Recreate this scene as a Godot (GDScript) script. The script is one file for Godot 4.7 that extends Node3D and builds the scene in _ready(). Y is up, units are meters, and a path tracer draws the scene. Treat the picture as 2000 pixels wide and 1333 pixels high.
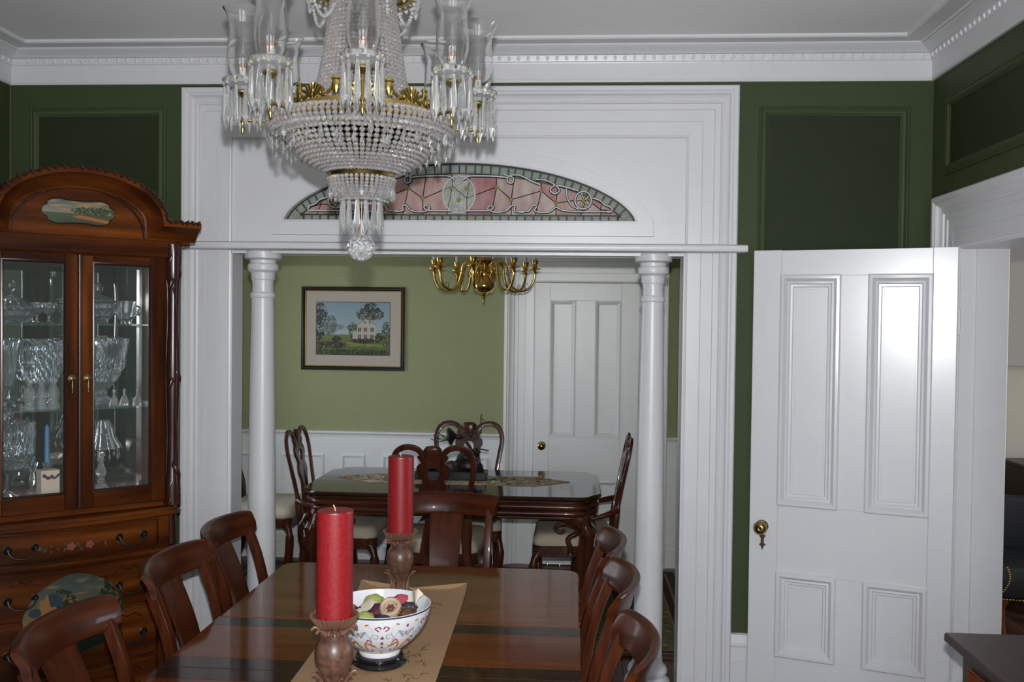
extends Node3D
# A dining room seen through a columned opening into a breakfast room. Units are metres, y is up.
# The camera stands at x = 0, z = 0; the dividing wall is at z = -4.15, the far wall at z = -6.854.

const FRONT := -4.15
const BACK := -4.27
const FAR := -6.854
const LEFT := -2.566
const RIGHT := 1.505
const CEIL := 2.955
const REAR := 1.8

var M := {}
var taken := {}
var rng := RandomNumberGenerator.new()
var trims := 0

func _ready() -> void:
	rng.seed = 11
	var cam := Camera3D.new()
	cam.name = "camera"
	add_child(cam)
	cam.position = Vector3(0, 1.76, 0)
	cam.rotation = Vector3(-0.02087, 0.06624, 0.01198)
	cam.fov = rad_to_deg(2.0 * atan(666.5 / 1850.0))
	cam.near = 0.05
	cam.far = 60.0
	var env := Environment.new()
	env.background_mode = Environment.BG_SKY
	env.sky = Sky.new()
	var sky := ProceduralSkyMaterial.new()
	sky.sky_top_color = Color(0.72, 0.80, 0.92)
	sky.sky_horizon_color = Color(0.90, 0.92, 0.95)
	sky.ground_bottom_color = Color(0.74, 0.75, 0.73)
	sky.ground_horizon_color = Color(0.80, 0.81, 0.80)
	sky.sky_energy_multiplier = 1.8
	sky.ground_energy_multiplier = 1.8
	env.sky.sky_material = sky
	env.tonemap_mode = Environment.TONE_MAPPER_LINEAR
	env.tonemap_exposure = 1.06
	env.sdfgi_enabled = true
	env.ssao_enabled = true
	env.ssil_enabled = true
	var we := WorldEnvironment.new()
	we.name = "environment"
	we.environment = env
	add_child(we)
	# the camera's own flash, just above the lens
	var flash := SpotLight3D.new()
	flash.name = "camera_flash"
	flash.position = Vector3(0.0, 1.885, 0.0)
	flash.rotation = Vector3(0.03, 0.066, 0)
	flash.light_color = Color(0.985, 0.992, 1.0)
	flash.light_energy = FLASH
	flash.light_size = 0.02
	flash.spot_angle = 46.0
	flash.spot_angle_attenuation = 0.8
	flash.spot_range = 20.0
	flash.shadow_enabled = true
	add_child(flash)
	# daylight that enters by each window
	for w in WINDOWS:
		var day := AreaLight3D.new()
		day.name = "daylight"
		day.area_size = Vector2(w.w - 0.06, w.h - 0.06)
		day.light_color = Color(0.94, 0.97, 1.0)
		day.light_energy = w.e
		day.area_range = 20.0
		day.shadow_enabled = true
		add_child(day, true)
		day.position = w.at + Vector3(0, w.h / 2, 0) + Vector3(sin(w.turn), 0, cos(w.turn)) * 0.02
		day.rotation.y = w.turn + PI
		if w.has("up"):
			# tilted upward to brighten the ceiling, standing in for light off the ground
			day.rotation.x = w.up
			day.position += Vector3(sin(w.turn), 0, cos(w.turn)) * 0.18
	materials()
	shell()
	dividing_wall()
	far_wall()
	doors()
	stained_glass()
	cabinet()
	cabinet_contents()
	front_table()
	front_chairs()
	crystal_chandelier()
	table_setting()
	back_room()
	brass_chandelier()
	side_room()

const FLASH := 8.0
# at: middle of the sill on the room side of the wall; turn: the way the light goes (0 = towards +z)
const WINDOWS := [
	{"at": Vector3(-1.20, 0.50, 1.8), "w": 1.10, "h": 2.15, "turn": PI, "e": 0.9, "up": 0.16},
	{"at": Vector3(0.55, 0.50, 1.8), "w": 1.10, "h": 2.15, "turn": PI, "e": 1.7, "up": 0.16},
	{"at": Vector3(1.505, 0.95, 0.95), "w": 1.10, "h": 1.70, "turn": -PI / 2, "e": 0.7},  # unseen window, added for more ambient light in the front room
	{"at": Vector3(-2.566, 0.85, -5.55), "w": 1.15, "h": 1.45, "turn": PI / 2, "e": 0.8},
	{"at": Vector3(4.6, 0.85, -4.2), "w": 1.2, "h": 1.5, "turn": -PI / 2, "e": 4.5},
]

# ---------------------------------------------------------------- naming
func numbered(n: String) -> String:
	if not taken.has(n):
		taken[n] = 0
		return n
	taken[n] += 1
	return "%s_%03d" % [n, taken[n]]

func tag(o: Node3D, label: String, category: String, group := "") -> Node3D:
	o.set_meta("label", label)
	o.set_meta("category", category)
	if group != "":
		o.set_meta("group", group)
	return o

func thing(n: String, label: String, category: String, at := Vector3.ZERO, turn := 0.0, group := "") -> Node3D:
	var o := Node3D.new()
	o.name = numbered(n)
	add_child(o)
	o.position = at
	o.rotation.y = turn
	tag(o, label, category, group)
	return o

func part(n: String, mesh: Mesh, m: Material, parent: Node3D, at := Vector3.ZERO, rot := Vector3.ZERO) -> MeshInstance3D:
	var o := MeshInstance3D.new()
	o.name = n
	o.mesh = mesh
	o.material_override = m
	o.position = at
	o.rotation = rot
	parent.add_child(o, true)
	return o

func solo(n: String, mesh: Mesh, m: Material, label: String, category: String, at := Vector3.ZERO, rot := Vector3.ZERO, group := "") -> MeshInstance3D:
	var o := part(numbered(n), mesh, m, self, at, rot)
	tag(o, label, category, group)
	return o

func struct(n: String, mesh: Mesh, m: Material, at := Vector3.ZERO, rot := Vector3.ZERO) -> MeshInstance3D:
	var o := part(numbered(n), mesh, m, self, at, rot)
	o.set_meta("kind", "structure")
	return o

func base(n: String, at := Vector3.ZERO, turn := 0.0) -> Node3D:
	var o := Node3D.new()
	o.name = numbered(n)
	o.set_meta("kind", "structure")
	add_child(o)
	o.position = at
	o.rotation.y = turn
	return o

func trim(mesh: Mesh, m: Material, at := Vector3.ZERO, rot := Vector3.ZERO) -> MeshInstance3D:
	trims += 1
	return struct("trim_%d" % trims, mesh, m, at, rot)

func copy(o: Node3D, label: String, at: Vector3, turn := 0.0, base_name := "") -> Node3D:
	var c: Node3D = o.duplicate()
	c.name = numbered(base_name if base_name != "" else String(o.name))
	add_child(c)
	c.position = at
	c.rotation.y = turn
	c.set_meta("label", label)
	return c

func many(n: String, mesh: Mesh, m: Material, parent: Node3D, places: Array) -> MultiMeshInstance3D:
	var mm := MultiMesh.new()
	mm.transform_format = MultiMesh.TRANSFORM_3D
	mm.mesh = mesh
	mm.instance_count = places.size()
	for i in places.size():
		mm.set_instance_transform(i, places[i])
	var o := MultiMeshInstance3D.new()
	o.name = n
	o.multimesh = mm
	o.material_override = m
	o.set_meta("kind", "stuff")
	parent.add_child(o, true)
	return o

# ---------------------------------------------------------------- shapes: soups of triangles
func v3(x: float, y: float, z: float) -> Vector3:
	return Vector3(x, y, z)

func quad(s: PackedVector3Array, a: Vector3, b: Vector3, c: Vector3, d: Vector3) -> void:
	s.append(a); s.append(b); s.append(c)
	s.append(a); s.append(c); s.append(d)

func fin(s: PackedVector3Array, crease := 38.0, uv := PackedVector2Array(), keep := false) -> ArrayMesh:
	var n := s.size() / 3
	var vol := 0.0
	for i in n:
		vol += s[3 * i].dot(s[3 * i + 1].cross(s[3 * i + 2]))
	var flip := vol < 0.0 and not keep
	var fa := PackedVector3Array()
	var fu := PackedVector3Array()
	var keys: Array[Vector3i] = []
	keys.resize(3 * n)
	var near := {}
	for i in n:
		var c := (s[3 * i + 1] - s[3 * i]).cross(s[3 * i + 2] - s[3 * i])
		if flip:
			c = -c
		fa.append(c)
		fu.append(c.normalized())
		for k in 3:
			var key := Vector3i((s[3 * i + k] * 20000.0).round())
			keys[3 * i + k] = key
			if near.has(key):
				near[key].append(i)
			else:
				near[key] = [i]
	var cosine := cos(deg_to_rad(crease))
	var P := PackedVector3Array()
	var N := PackedVector3Array()
	var U := PackedVector2Array()
	for i in n:
		if fa[i].length_squared() < 1e-18:
			continue
		for k in ([0, 1, 2] if flip else [0, 2, 1]):
			var sum := Vector3.ZERO
			for f in near[keys[3 * i + k]]:
				if fu[f].dot(fu[i]) > cosine:
					sum += fa[f]
			P.append(s[3 * i + k])
			N.append(sum.normalized() if sum.length_squared() > 1e-20 else fu[i])
			if uv.size():
				U.append(uv[3 * i + k])
	var arr := []
	arr.resize(Mesh.ARRAY_MAX)
	arr[Mesh.ARRAY_VERTEX] = P
	arr[Mesh.ARRAY_NORMAL] = N
	if uv.size():
		arr[Mesh.ARRAY_TEX_UV] = U
	var mesh := ArrayMesh.new()
	mesh.add_surface_from_arrays(Mesh.PRIMITIVE_TRIANGLES, arr)
	return mesh

func moved(s: PackedVector3Array, t: Transform3D) -> PackedVector3Array:
	return t * s

func shifted(s: PackedVector3Array, d: Vector3) -> PackedVector3Array:
	return Transform3D(Basis(), d) * s

func loft(rings: Array, closed := true, caps := false) -> PackedVector3Array:
	var s := PackedVector3Array()
	for i in rings.size() - 1:
		var a: PackedVector3Array = rings[i]
		var b: PackedVector3Array = rings[i + 1]
		var n := a.size()
		for j in (n if closed else n - 1):
			var k := (j + 1) % n
			quad(s, a[j], a[k], b[k], b[j])
	if caps:
		for e in [0, rings.size() - 1]:
			var r: PackedVector3Array = rings[e]
			var mid := Vector3.ZERO
			for q in r:
				mid += q
			mid /= r.size()
			for j in r.size():
				var k := (j + 1) % r.size()
				if e == 0:
					s.append(mid); s.append(r[k]); s.append(r[j])
				else:
					s.append(mid); s.append(r[j]); s.append(r[k])
	return s

func ring(r: float, y: float, seg: int, squash := 1.0) -> PackedVector3Array:
	var a := PackedVector3Array()
	for j in seg:
		var t := TAU * j / seg
		a.append(Vector3(r * cos(t), y, r * squash * sin(t)))
	return a

func lathe(prof: Array, seg := 24, squash := 1.0) -> PackedVector3Array:
	var rings := []
	for q in prof:
		rings.append(ring(maxf(q[0], 0.00001), q[1], seg, squash))
	return loft(rings, true, true)

func open_lathe(prof: Array, seg := 24) -> PackedVector3Array:
	var rings := []
	for q in prof:
		rings.append(ring(q[0], q[1], seg))
	return loft(rings)

func lathe_uv(prof: Array, seg: int) -> Array:
	# soup and texture coordinates: u goes round, v along the profile
	var s := PackedVector3Array()
	var uv := PackedVector2Array()
	var m := prof.size() - 1
	for i in m:
		for j in seg:
			var t0 := TAU * j / seg
			var t1 := TAU * (j + 1) / seg
			var a := Vector3(prof[i][0] * cos(t0), prof[i][1], prof[i][0] * sin(t0))
			var b := Vector3(prof[i][0] * cos(t1), prof[i][1], prof[i][0] * sin(t1))
			var c := Vector3(prof[i + 1][0] * cos(t1), prof[i + 1][1], prof[i + 1][0] * sin(t1))
			var d := Vector3(prof[i + 1][0] * cos(t0), prof[i + 1][1], prof[i + 1][0] * sin(t0))
			quad(s, a, b, c, d)
			var u0 := float(j) / seg
			var u1 := float(j + 1) / seg
			var w0 := float(i) / m
			var w1 := float(i + 1) / m
			for q in [Vector2(u0, w0), Vector2(u1, w0), Vector2(u1, w1), Vector2(u0, w0), Vector2(u1, w1), Vector2(u0, w1)]:
				uv.append(q)
	return [s, uv]

# a tube along points; sec gives the section as 2D points around zero, scaled by radii
func tube(pts: Array, radii: Array, seg := 8, flat := 1.0, up := Vector3.UP, square := false) -> PackedVector3Array:
	var rings := []
	var n := pts.size()
	var side := Vector3.ZERO
	for i in n:
		var d: Vector3 = (pts[mini(i + 1, n - 1)] - pts[maxi(i - 1, 0)]).normalized()
		if side == Vector3.ZERO:
			side = d.cross(up)
			if side.length() < 0.05:
				side = d.cross(Vector3.RIGHT)
		side = (side - d * side.dot(d)).normalized()
		var other := side.cross(d).normalized()
		var r: float = radii[mini(i, radii.size() - 1)]
		var a := PackedVector3Array()
		for j in seg:
			var t := TAU * (j + 0.5) / seg
			var cx := cos(t)
			var sx := sin(t)
			if square:
				var e := 0.35
				cx = signf(cx) * pow(absf(cx), e)
				sx = signf(sx) * pow(absf(sx), e)
			a.append(pts[i] + side * (cx * r) + other * (sx * r * flat))
		rings.append(a)
	return loft(rings, true, true)

func curve(pts: Array, steps := 6) -> Array:
	# Catmull-Rom through points
	var out := []
	for i in pts.size() - 1:
		var a = pts[maxi(i - 1, 0)]
		var b = pts[i]
		var c = pts[i + 1]
		var d = pts[mini(i + 2, pts.size() - 1)]
		for k in steps:
			var t := float(k) / steps
			out.append(0.5 * ((2.0 * b) + (c - a) * t + (2.0 * a - 5.0 * b + 4.0 * c - d) * t * t + (3.0 * b - a - 3.0 * c + d) * t * t * t))
	out.append(pts[pts.size() - 1])
	return out

func spread(vals: Array, count: int) -> Array:
	# values spread evenly over count samples
	var out := []
	for i in count:
		var t := float(i) / maxf(1.0, count - 1) * (vals.size() - 1)
		var k := mini(int(t), vals.size() - 2)
		out.append(lerpf(vals[k], vals[k + 1], t - k))
	return out

func box(sx: float, sy: float, sz: float, b := 0.003) -> PackedVector3Array:
	var s := PackedVector3Array()
	var h := Vector3(sx, sy, sz) / 2
	b = minf(b, minf(h.x, minf(h.y, h.z)) * 0.49)
	var P := {}
	for i in [-1, 1]:
		for j in [-1, 1]:
			for k in [-1, 1]:
				P[Vector3i(i, j, k)] = [Vector3(i * h.x, j * (h.y - b), k * (h.z - b)), Vector3(i * (h.x - b), j * h.y, k * (h.z - b)), Vector3(i * (h.x - b), j * (h.y - b), k * h.z)]
				tri_out(s, P[Vector3i(i, j, k)][0], P[Vector3i(i, j, k)][1], P[Vector3i(i, j, k)][2])
	for ax in 3:
		var u := (ax + 1) % 3
		var w := (ax + 2) % 3
		for e in [-1, 1]:
			var c := []
			for q in [[-1, -1], [1, -1], [1, 1], [-1, 1]]:
				var key := Vector3i()
				key[ax] = e
				key[u] = q[0]
				key[w] = q[1]
				c.append(P[key][ax])
			tri_out(s, c[0], c[1], c[2])
			tri_out(s, c[0], c[2], c[3])
		for q in [[-1, -1], [1, -1], [1, 1], [-1, 1]]:
			var k0 := Vector3i()
			k0[u] = q[0]
			k0[w] = q[1]
			var k1 := k0
			k0[ax] = -1
			k1[ax] = 1
			tri_out(s, P[k0][u], P[k0][w], P[k1][w])
			tri_out(s, P[k0][u], P[k1][w], P[k1][u])
	return s

func tri_out(s: PackedVector3Array, a: Vector3, b: Vector3, c: Vector3) -> void:
	if (b - a).cross(c - a).dot(a + b + c) < 0.0:
		s.append(a); s.append(c); s.append(b)
	else:
		s.append(a); s.append(b); s.append(c)

func block(x0: float, x1: float, y0: float, y1: float, z0: float, z1: float, b := 0.0005) -> PackedVector3Array:
	return shifted(box(absf(x1 - x0), absf(y1 - y0), absf(z1 - z0), b), Vector3((x0 + x1) / 2, (y0 + y1) / 2, (z0 + z1) / 2))

func inset(poly: PackedVector2Array, d: float) -> PackedVector2Array:
	# moves each corner inwards (poly runs counter-clockwise)
	var out := PackedVector2Array()
	var n := poly.size()
	for i in n:
		var a := (poly[i] - poly[(i - 1 + n) % n]).normalized()
		var b := (poly[(i + 1) % n] - poly[i]).normalized()
		var na := Vector2(-a.y, a.x)
		var nb := Vector2(-b.y, b.x)
		var m := (na + nb) / maxf(0.35, 1.0 + na.dot(nb))
		out.append(poly[i] + m * d)
	return out

# a plate in the x-y plane, from z = 0 to z = depth, its front edge bevelled
func prism(poly_in: PackedVector2Array, depth: float, bevel := 0.0, back_bevel := 0.0) -> PackedVector3Array:
	var poly := poly_in
	if Geometry2D.is_polygon_clockwise(poly):
		poly = poly.duplicate()
		poly.reverse()
	# y runs up here, so what Geometry2D calls clockwise may differ: check the area
	var area := 0.0
	for i in poly.size():
		area += poly[i].cross(poly[(i + 1) % poly.size()])
	if area < 0.0:
		poly = poly.duplicate()
		poly.reverse()
	var front := inset(poly, bevel) if bevel > 0.0 else poly
	var rear := inset(poly, back_bevel) if back_bevel > 0.0 else poly
	var s := PackedVector3Array()
	var idx := Geometry2D.triangulate_polygon(front)
	for i in range(0, idx.size(), 3):
		var a := front[idx[i]]
		var b := front[idx[i + 1]]
		var c := front[idx[i + 2]]
		if (b - a).cross(c - a) < 0.0:
			var t := b
			b = c
			c = t
		s.append(Vector3(a.x, a.y, depth)); s.append(Vector3(b.x, b.y, depth)); s.append(Vector3(c.x, c.y, depth))
	idx = Geometry2D.triangulate_polygon(rear)
	for i in range(0, idx.size(), 3):
		var a := rear[idx[i]]
		var b := rear[idx[i + 1]]
		var c := rear[idx[i + 2]]
		if (b - a).cross(c - a) > 0.0:
			var t := b
			b = c
			c = t
		s.append(Vector3(a.x, a.y, 0)); s.append(Vector3(b.x, b.y, 0)); s.append(Vector3(c.x, c.y, 0))
	var rings := []
	var mk := func(p: PackedVector2Array, z: float) -> PackedVector3Array:
		var r := PackedVector3Array()
		for q in p:
			r.append(Vector3(q.x, q.y, z))
		return r
	rings.append(mk.call(rear, 0.0))
	if back_bevel > 0.0:
		rings.append(mk.call(poly, back_bevel))
	if bevel > 0.0:
		rings.append(mk.call(poly, depth - bevel))
	rings.append(mk.call(front, depth))
	s.append_array(loft(rings))
	return s

# a plate with a hole: outer and inner outlines of the same number of points
func frame_plate(outer: PackedVector2Array, inner: PackedVector2Array, depth: float, bevel := 0.003) -> PackedVector3Array:
	var rings := []
	for q in [[outer, 0.0, 0.0], [outer, depth - bevel, 0.0], [outer, depth, 0.02], [inner, depth, 0.02], [inner, depth - bevel, 0.0], [inner, 0.0, 0.0], [outer, 0.0, 0.0]]:
		var src: PackedVector2Array = q[0]
		var r := PackedVector3Array()
		for i in src.size():
			var p := src[i].lerp((inner if src == outer else outer)[i], q[2])
			r.append(Vector3(p.x, p.y, q[1]))
		rings.append(r)
	return loft(rings)

# a moulding: prof is [inward offset, height above the face]; path runs so that inward lies to the left seen against nrm
func mould(path: Array, nrm: Vector3, prof: Array, closed := false) -> PackedVector3Array:
	var rings := []
	var n := path.size()
	for i in n + (1 if closed else 0):
		var k := i % n
		var d0: Vector3 = (path[k] - path[(k - 1 + n) % n]).normalized()
		var d1: Vector3 = (path[(k + 1) % n] - path[k]).normalized()
		if not closed and k == 0:
			d0 = d1
		if not closed and k == n - 1:
			d1 = d0
		var i0 := nrm.cross(d0)
		var i1 := nrm.cross(d1)
		var m := (i0 + i1) / (1.0 + i0.dot(i1))
		var r := PackedVector3Array()
		for q in prof:
			r.append(path[k] + m * q[0] + nrm * q[1])
		rings.append(r)
	return loft(rings, true, not closed)

func rect_path(x0: float, x1: float, y0: float, y1: float, z: float) -> Array:
	# counter-clockwise seen from +z
	return [Vector3(x0, y0, z), Vector3(x1, y0, z), Vector3(x1, y1, z), Vector3(x0, y1, z)]

func rounded(hw: float, hh: float, r: float, steps := 5) -> PackedVector2Array:
	var p := PackedVector2Array()
	for k in 4:
		var c := Vector2([1, -1, -1, 1][k] * (hw - r), [1, 1, -1, -1][k] * (hh - r))
		for i in steps + 1:
			var t := (k + float(i) / steps) * PI / 2
			p.append(c + Vector2(cos(t), sin(t)) * r)
	return p

# ---------------------------------------------------------------- materials
func lin(r: float, g: float, b: float) -> Color:
	return Color(r, g, b).linear_to_srgb()

func mat(n: String, col: Color, rough := 0.5, metal := 0.0, spec := 0.5) -> StandardMaterial3D:
	var m := StandardMaterial3D.new()
	m.resource_name = n
	m.albedo_color = col
	m.roughness = rough
	m.metallic = metal
	m.metallic_specular = spec
	M[n] = m
	return m

func noise_tex(freq: float, seed_: int, ramp: Array, octaves := 4, size := 256, type := FastNoiseLite.TYPE_SIMPLEX_SMOOTH) -> NoiseTexture2D:
	var f := FastNoiseLite.new()
	f.noise_type = type
	f.seed = seed_
	f.frequency = freq
	f.fractal_octaves = octaves
	var t := NoiseTexture2D.new()
	t.width = size
	t.height = size
	t.seamless = true
	t.noise = f
	if ramp.size():
		var g := Gradient.new()
		var offs := PackedFloat32Array()
		var cols := PackedColorArray()
		for i in ramp.size():
			offs.append(float(i) / (ramp.size() - 1))
			cols.append(ramp[i])
		g.offsets = offs
		g.colors = cols
		t.color_ramp = g
	return t

# wood whose grain runs along one of the object's own axes
func wood(n: String, ramp: Array, axis: int, rough: float, coat := 0.0, fine := 9.0, seed_ := 3) -> StandardMaterial3D:
	var m := mat(n, Color.WHITE, rough)
	m.albedo_texture = noise_tex(0.012, seed_, ramp, 5)
	m.metallic_specular = 0.36
	m.uv1_triplanar = true
	var sc := Vector3(fine, fine, fine)
	sc[axis] = fine * 0.09
	m.uv1_scale = sc
	if coat > 0.0:
		m.clearcoat_enabled = true
		m.clearcoat = coat
		m.clearcoat_roughness = 0.06
	return m

func paint(n: String, col: Color, rough: float, amount := 0.004) -> StandardMaterial3D:
	# brushed paint: a faint unevenness of tone and of the surface
	var m := mat(n, Color.WHITE, rough)
	m.albedo_texture = noise_tex(0.02, 5, [col.darkened(amount * 2), col, col.lightened(amount)], 4)
	m.uv1_triplanar = true
	m.uv1_scale = Vector3(1.3, 1.3, 1.3)
	return m

func picture(n: String, img: Image, rough := 0.6) -> StandardMaterial3D:
	var m := mat(n, Color.WHITE, rough)
	m.albedo_texture = ImageTexture.create_from_image(img)
	return m

func crystal(n: String, alpha: float, col: Color, ior := 0.055) -> StandardMaterial3D:
	var m := mat(n, Color(col.r, col.g, col.b, alpha), 0.0)
	m.refraction_enabled = true
	m.refraction_scale = ior
	return m

func pane(n: String, col: Color, alpha: float, rough := 0.02) -> StandardMaterial3D:
	var m := mat(n, Color(col.r, col.g, col.b, alpha), rough)
	m.transparency = BaseMaterial3D.TRANSPARENCY_ALPHA
	return m

func materials() -> void:
	var rip := noise_tex(0.03, 21, [], 3)
	rip.as_normal_map = true
	rip.bump_strength = 4.0
	M["ripple"] = rip
	paint("white", lin(0.62, 0.617, 0.63), 0.34)
	paint("door_white", lin(0.62, 0.617, 0.635), 0.25)
	paint("far_white_brightened", lin(0.82, 0.815, 0.80), 0.34)  # the front trim's white, lightened to make up for the dimmer back room
	paint("ceiling", lin(0.88, 0.875, 0.875), 0.9)
	paint("dark_green", lin(0.046, 0.063, 0.0275), 0.55, 0.012)
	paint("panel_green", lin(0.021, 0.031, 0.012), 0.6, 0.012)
	paint("sage", lin(0.300, 0.312, 0.162), 0.75, 0.008)
	paint("taupe", lin(0.42, 0.38, 0.35), 0.8)
	paint("beige", lin(0.60, 0.53, 0.44), 0.8)
	var mah := [lin(0.030, 0.008, 0.004), lin(0.085, 0.022, 0.010), lin(0.140, 0.040, 0.018)]
	for a in 3:
		wood("mahogany_" + "xyz"[a], [lin(0.025, 0.006, 0.002), lin(0.060, 0.0135, 0.004), lin(0.100, 0.024, 0.007)], a, 0.33, 0.12, 7.0, 4)
		wood("cherry_" + "xyz"[a], [lin(0.026, 0.007, 0.0035), lin(0.062, 0.017, 0.008), lin(0.105, 0.032, 0.014)], a, 0.28, 0.3, 8.0, 8)
		wood("burl_" + "xyz"[a], [lin(0.010, 0.003, 0.001), lin(0.060, 0.015, 0.003), lin(0.190, 0.052, 0.008)], a, 0.36, 0.08, 2.6, 17)
	wood("table_far", [lin(0.088, 0.025, 0.010), lin(0.132, 0.040, 0.015), lin(0.172, 0.055, 0.020)], 0, 0.085, 0.0, 5.0, 31)
	wood("table_leaf", [lin(0.070, 0.016, 0.004), lin(0.110, 0.027, 0.006), lin(0.145, 0.038, 0.009)], 0, 0.085, 0.0, 5.0, 32)
	wood("table_band", [lin(0.022, 0.010, 0.007), lin(0.034, 0.015, 0.010)], 0, 0.085, 0.0, 6.0, 33)
	wood("dark_table", [lin(0.014, 0.006, 0.004), lin(0.030, 0.012, 0.007), lin(0.046, 0.019, 0.010)], 0, 0.13, 0.3, 5.0, 34)
	wood("floor_a", [lin(0.070, 0.030, 0.020), lin(0.130, 0.060, 0.040)], 2, 0.3, 0.0, 6.0, 41)
	wood("floor_b", [lin(0.090, 0.040, 0.026), lin(0.155, 0.072, 0.047)], 2, 0.3, 0.0, 6.0, 42)
	wood("floor_c", [lin(0.055, 0.024, 0.017), lin(0.105, 0.048, 0.033)], 2, 0.3, 0.0, 6.0, 43)
	wood("walnut", [lin(0.034, 0.018, 0.014), lin(0.062, 0.033, 0.026)], 2, 0.35, 0.0, 6.0, 44)
	wood("orange_wood", [lin(0.10, 0.025, 0.008), lin(0.24, 0.062, 0.018)], 1, 0.25, 0.0, 6.0, 45)
	for n in ["table_far", "table_leaf", "table_band", "dark_table"]:
		M[n].metallic_specular = 0.37
	for a in ["x", "y", "z"]:
		M["burl_" + a].metallic_specular = 0.2
		M["mahogany_" + a].metallic_specular = 0.28
	for n in ["dark_green", "panel_green"]:
		M[n].metallic_specular = 0.3
	mat("seam", lin(0.012, 0.005, 0.004), 0.5)
	mat("dark_carving", lin(0.030, 0.009, 0.005), 0.25)
	mat("brass", lin(0.72, 0.47, 0.13), 0.14, 1.0)
	mat("gilt", lin(0.56, 0.41, 0.13), 0.27, 1.0)
	mat("antique_brass", lin(0.40, 0.27, 0.11), 0.22, 1.0)
	mat("plate_bronze", lin(0.10, 0.06, 0.045), 0.4, 0.8)
	mat("copper", lin(0.26, 0.13, 0.05), 0.35, 0.85)
	mat("old_brass", lin(0.20, 0.15, 0.085), 0.38, 1.0)
	mat("iron", lin(0.035, 0.031, 0.027), 0.42, 0.8)
	mat("mirror", lin(0.80, 0.82, 0.82), 0.02, 1.0)
	mat("lead", lin(0.028, 0.030, 0.028), 0.5, 0.3)
	crystal("crystal", 0.10, Color(1, 1, 1), 0.06)
	crystal("bead", 0.17, Color(1, 1, 1), 0.058)
	crystal("cut_glass", 0.04, Color(0.97, 0.99, 1.0), 0.052)
	crystal("blown_glass", 0.015, Color(1, 1, 1), 0.048)
	pane("shade_glass", Color(1, 1, 1), 0.03)
	pane("cabinet_pane", Color(0.9, 1, 0.95), 0.02)
	pane("shelf_glass", Color(0.55, 0.75, 0.68), 0.12)
	pane("window_pane", Color(1, 1, 1), 0.02)
	pane("bevel_glass", Color(0.66, 0.70, 0.66), 0.46, 0.02)
	pane("ribbon_glass", Color(0.86, 0.88, 0.87), 0.75, 0.03)
	pane("rippled_glass", Color(0.62, 0.68, 0.64), 0.5, 0.12)
	M.rippled_glass.normal_enabled = true
	M.rippled_glass.normal_texture = rip
	M.rippled_glass.uv1_triplanar = true
	M.rippled_glass.uv1_scale = Vector3(14, 14, 14)
	for i in 3:
		var c: Array = [[0.55, 0.36, 0.33], [0.57, 0.44, 0.41], [0.50, 0.27, 0.27]][i]
		var m := mat("pink_%d" % i, Color.WHITE, 0.12)
		m.albedo_texture = noise_tex(0.018, 60 + i, [lin(c[0] * 0.8, c[1] * 0.7, c[2] * 0.7), lin(c[0], c[1], c[2]), lin(minf(c[0] * 1.15, 0.8), c[1] * 1.45, c[2] * 1.4)], 3)
		m.uv1_triplanar = true
		m.uv1_scale = Vector3(3.0, 1.2, 3.0)
		m.backlight_enabled = true
		m.backlight = Color(0.75, 0.72, 0.70)
	mat("amber", lin(0.30, 0.26, 0.06), 0.10)
	mat("wax_white", lin(0.78, 0.77, 0.73), 0.4)
	mat("drip", lin(0.28, 0.11, 0.055), 0.4)
	var wax := mat("red_wax", Color.WHITE, 0.36)
	wax.albedo_texture = noise_tex(0.03, 71, [lin(0.17, 0.007, 0.011), lin(0.25, 0.010, 0.014), lin(0.33, 0.026, 0.028)], 5, 512)
	wax.uv1_triplanar = true
	wax.uv1_scale = Vector3(8, 5.0, 8)
	wax.subsurf_scatter_enabled = true
	wax.subsurf_scatter_strength = 0.12
	mat("wax_top", lin(0.20, 0.016, 0.022), 0.4)
	mat("wick", lin(0.75, 0.48, 0.34), 0.8)
	var st := mat("carved_stone", Color.WHITE, 0.36)
	st.albedo_texture = noise_tex(0.022, 77, [lin(0.030, 0.014, 0.010), lin(0.115, 0.055, 0.036), lin(0.200, 0.110, 0.075)], 5, 256)
	st.uv1_triplanar = true
	st.uv1_scale = Vector3(6, 6, 6)
	mat("carved_leaf", lin(0.165, 0.080, 0.050), 0.4)
	var cu := mat("cushion", Color.WHITE, 0.95)
	cu.albedo_texture = noise_tex(0.08, 80, [lin(0.40, 0.345, 0.255), lin(0.52, 0.455, 0.345)], 3)
	cu.uv1_triplanar = true
	cu.uv1_scale = Vector3(6, 6, 6)
	var ru := mat("burlap", Color.WHITE, 0.95)
	ru.albedo_texture = noise_tex(0.09, 83, [lin(0.24, 0.140, 0.070), lin(0.33, 0.20, 0.105), lin(0.38, 0.24, 0.130)], 3)
	ru.uv1_triplanar = true
	ru.uv1_scale = Vector3(8, 8, 8)
	mat("thread", lin(0.10, 0.065, 0.02), 0.8)
	mat("bronze", lin(0.040, 0.028, 0.024), 0.42, 0.7)
	mat("black_stone", lin(0.012, 0.013, 0.014), 0.3)
	mat("black_lacquer", lin(0.010, 0.010, 0.011), 0.12)
	mat("frame_black", lin(0.016, 0.012, 0.010), 0.25)
	mat("gold_slip", lin(0.30, 0.19, 0.05), 0.4, 0.8)
	mat("mat_board", lin(0.46, 0.40, 0.34), 0.9)
	mat("maroon_line", lin(0.13, 0.03, 0.035), 0.8)
	mat("black_leather", lin(0.012, 0.012, 0.014), 0.4)
	mat("porcelain", lin(0.72, 0.72, 0.74), 0.12)
	mat("blue_wax", lin(0.06, 0.20, 0.36), 0.4)
	mat("cream", lin(0.62, 0.52, 0.40), 0.8)
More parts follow.
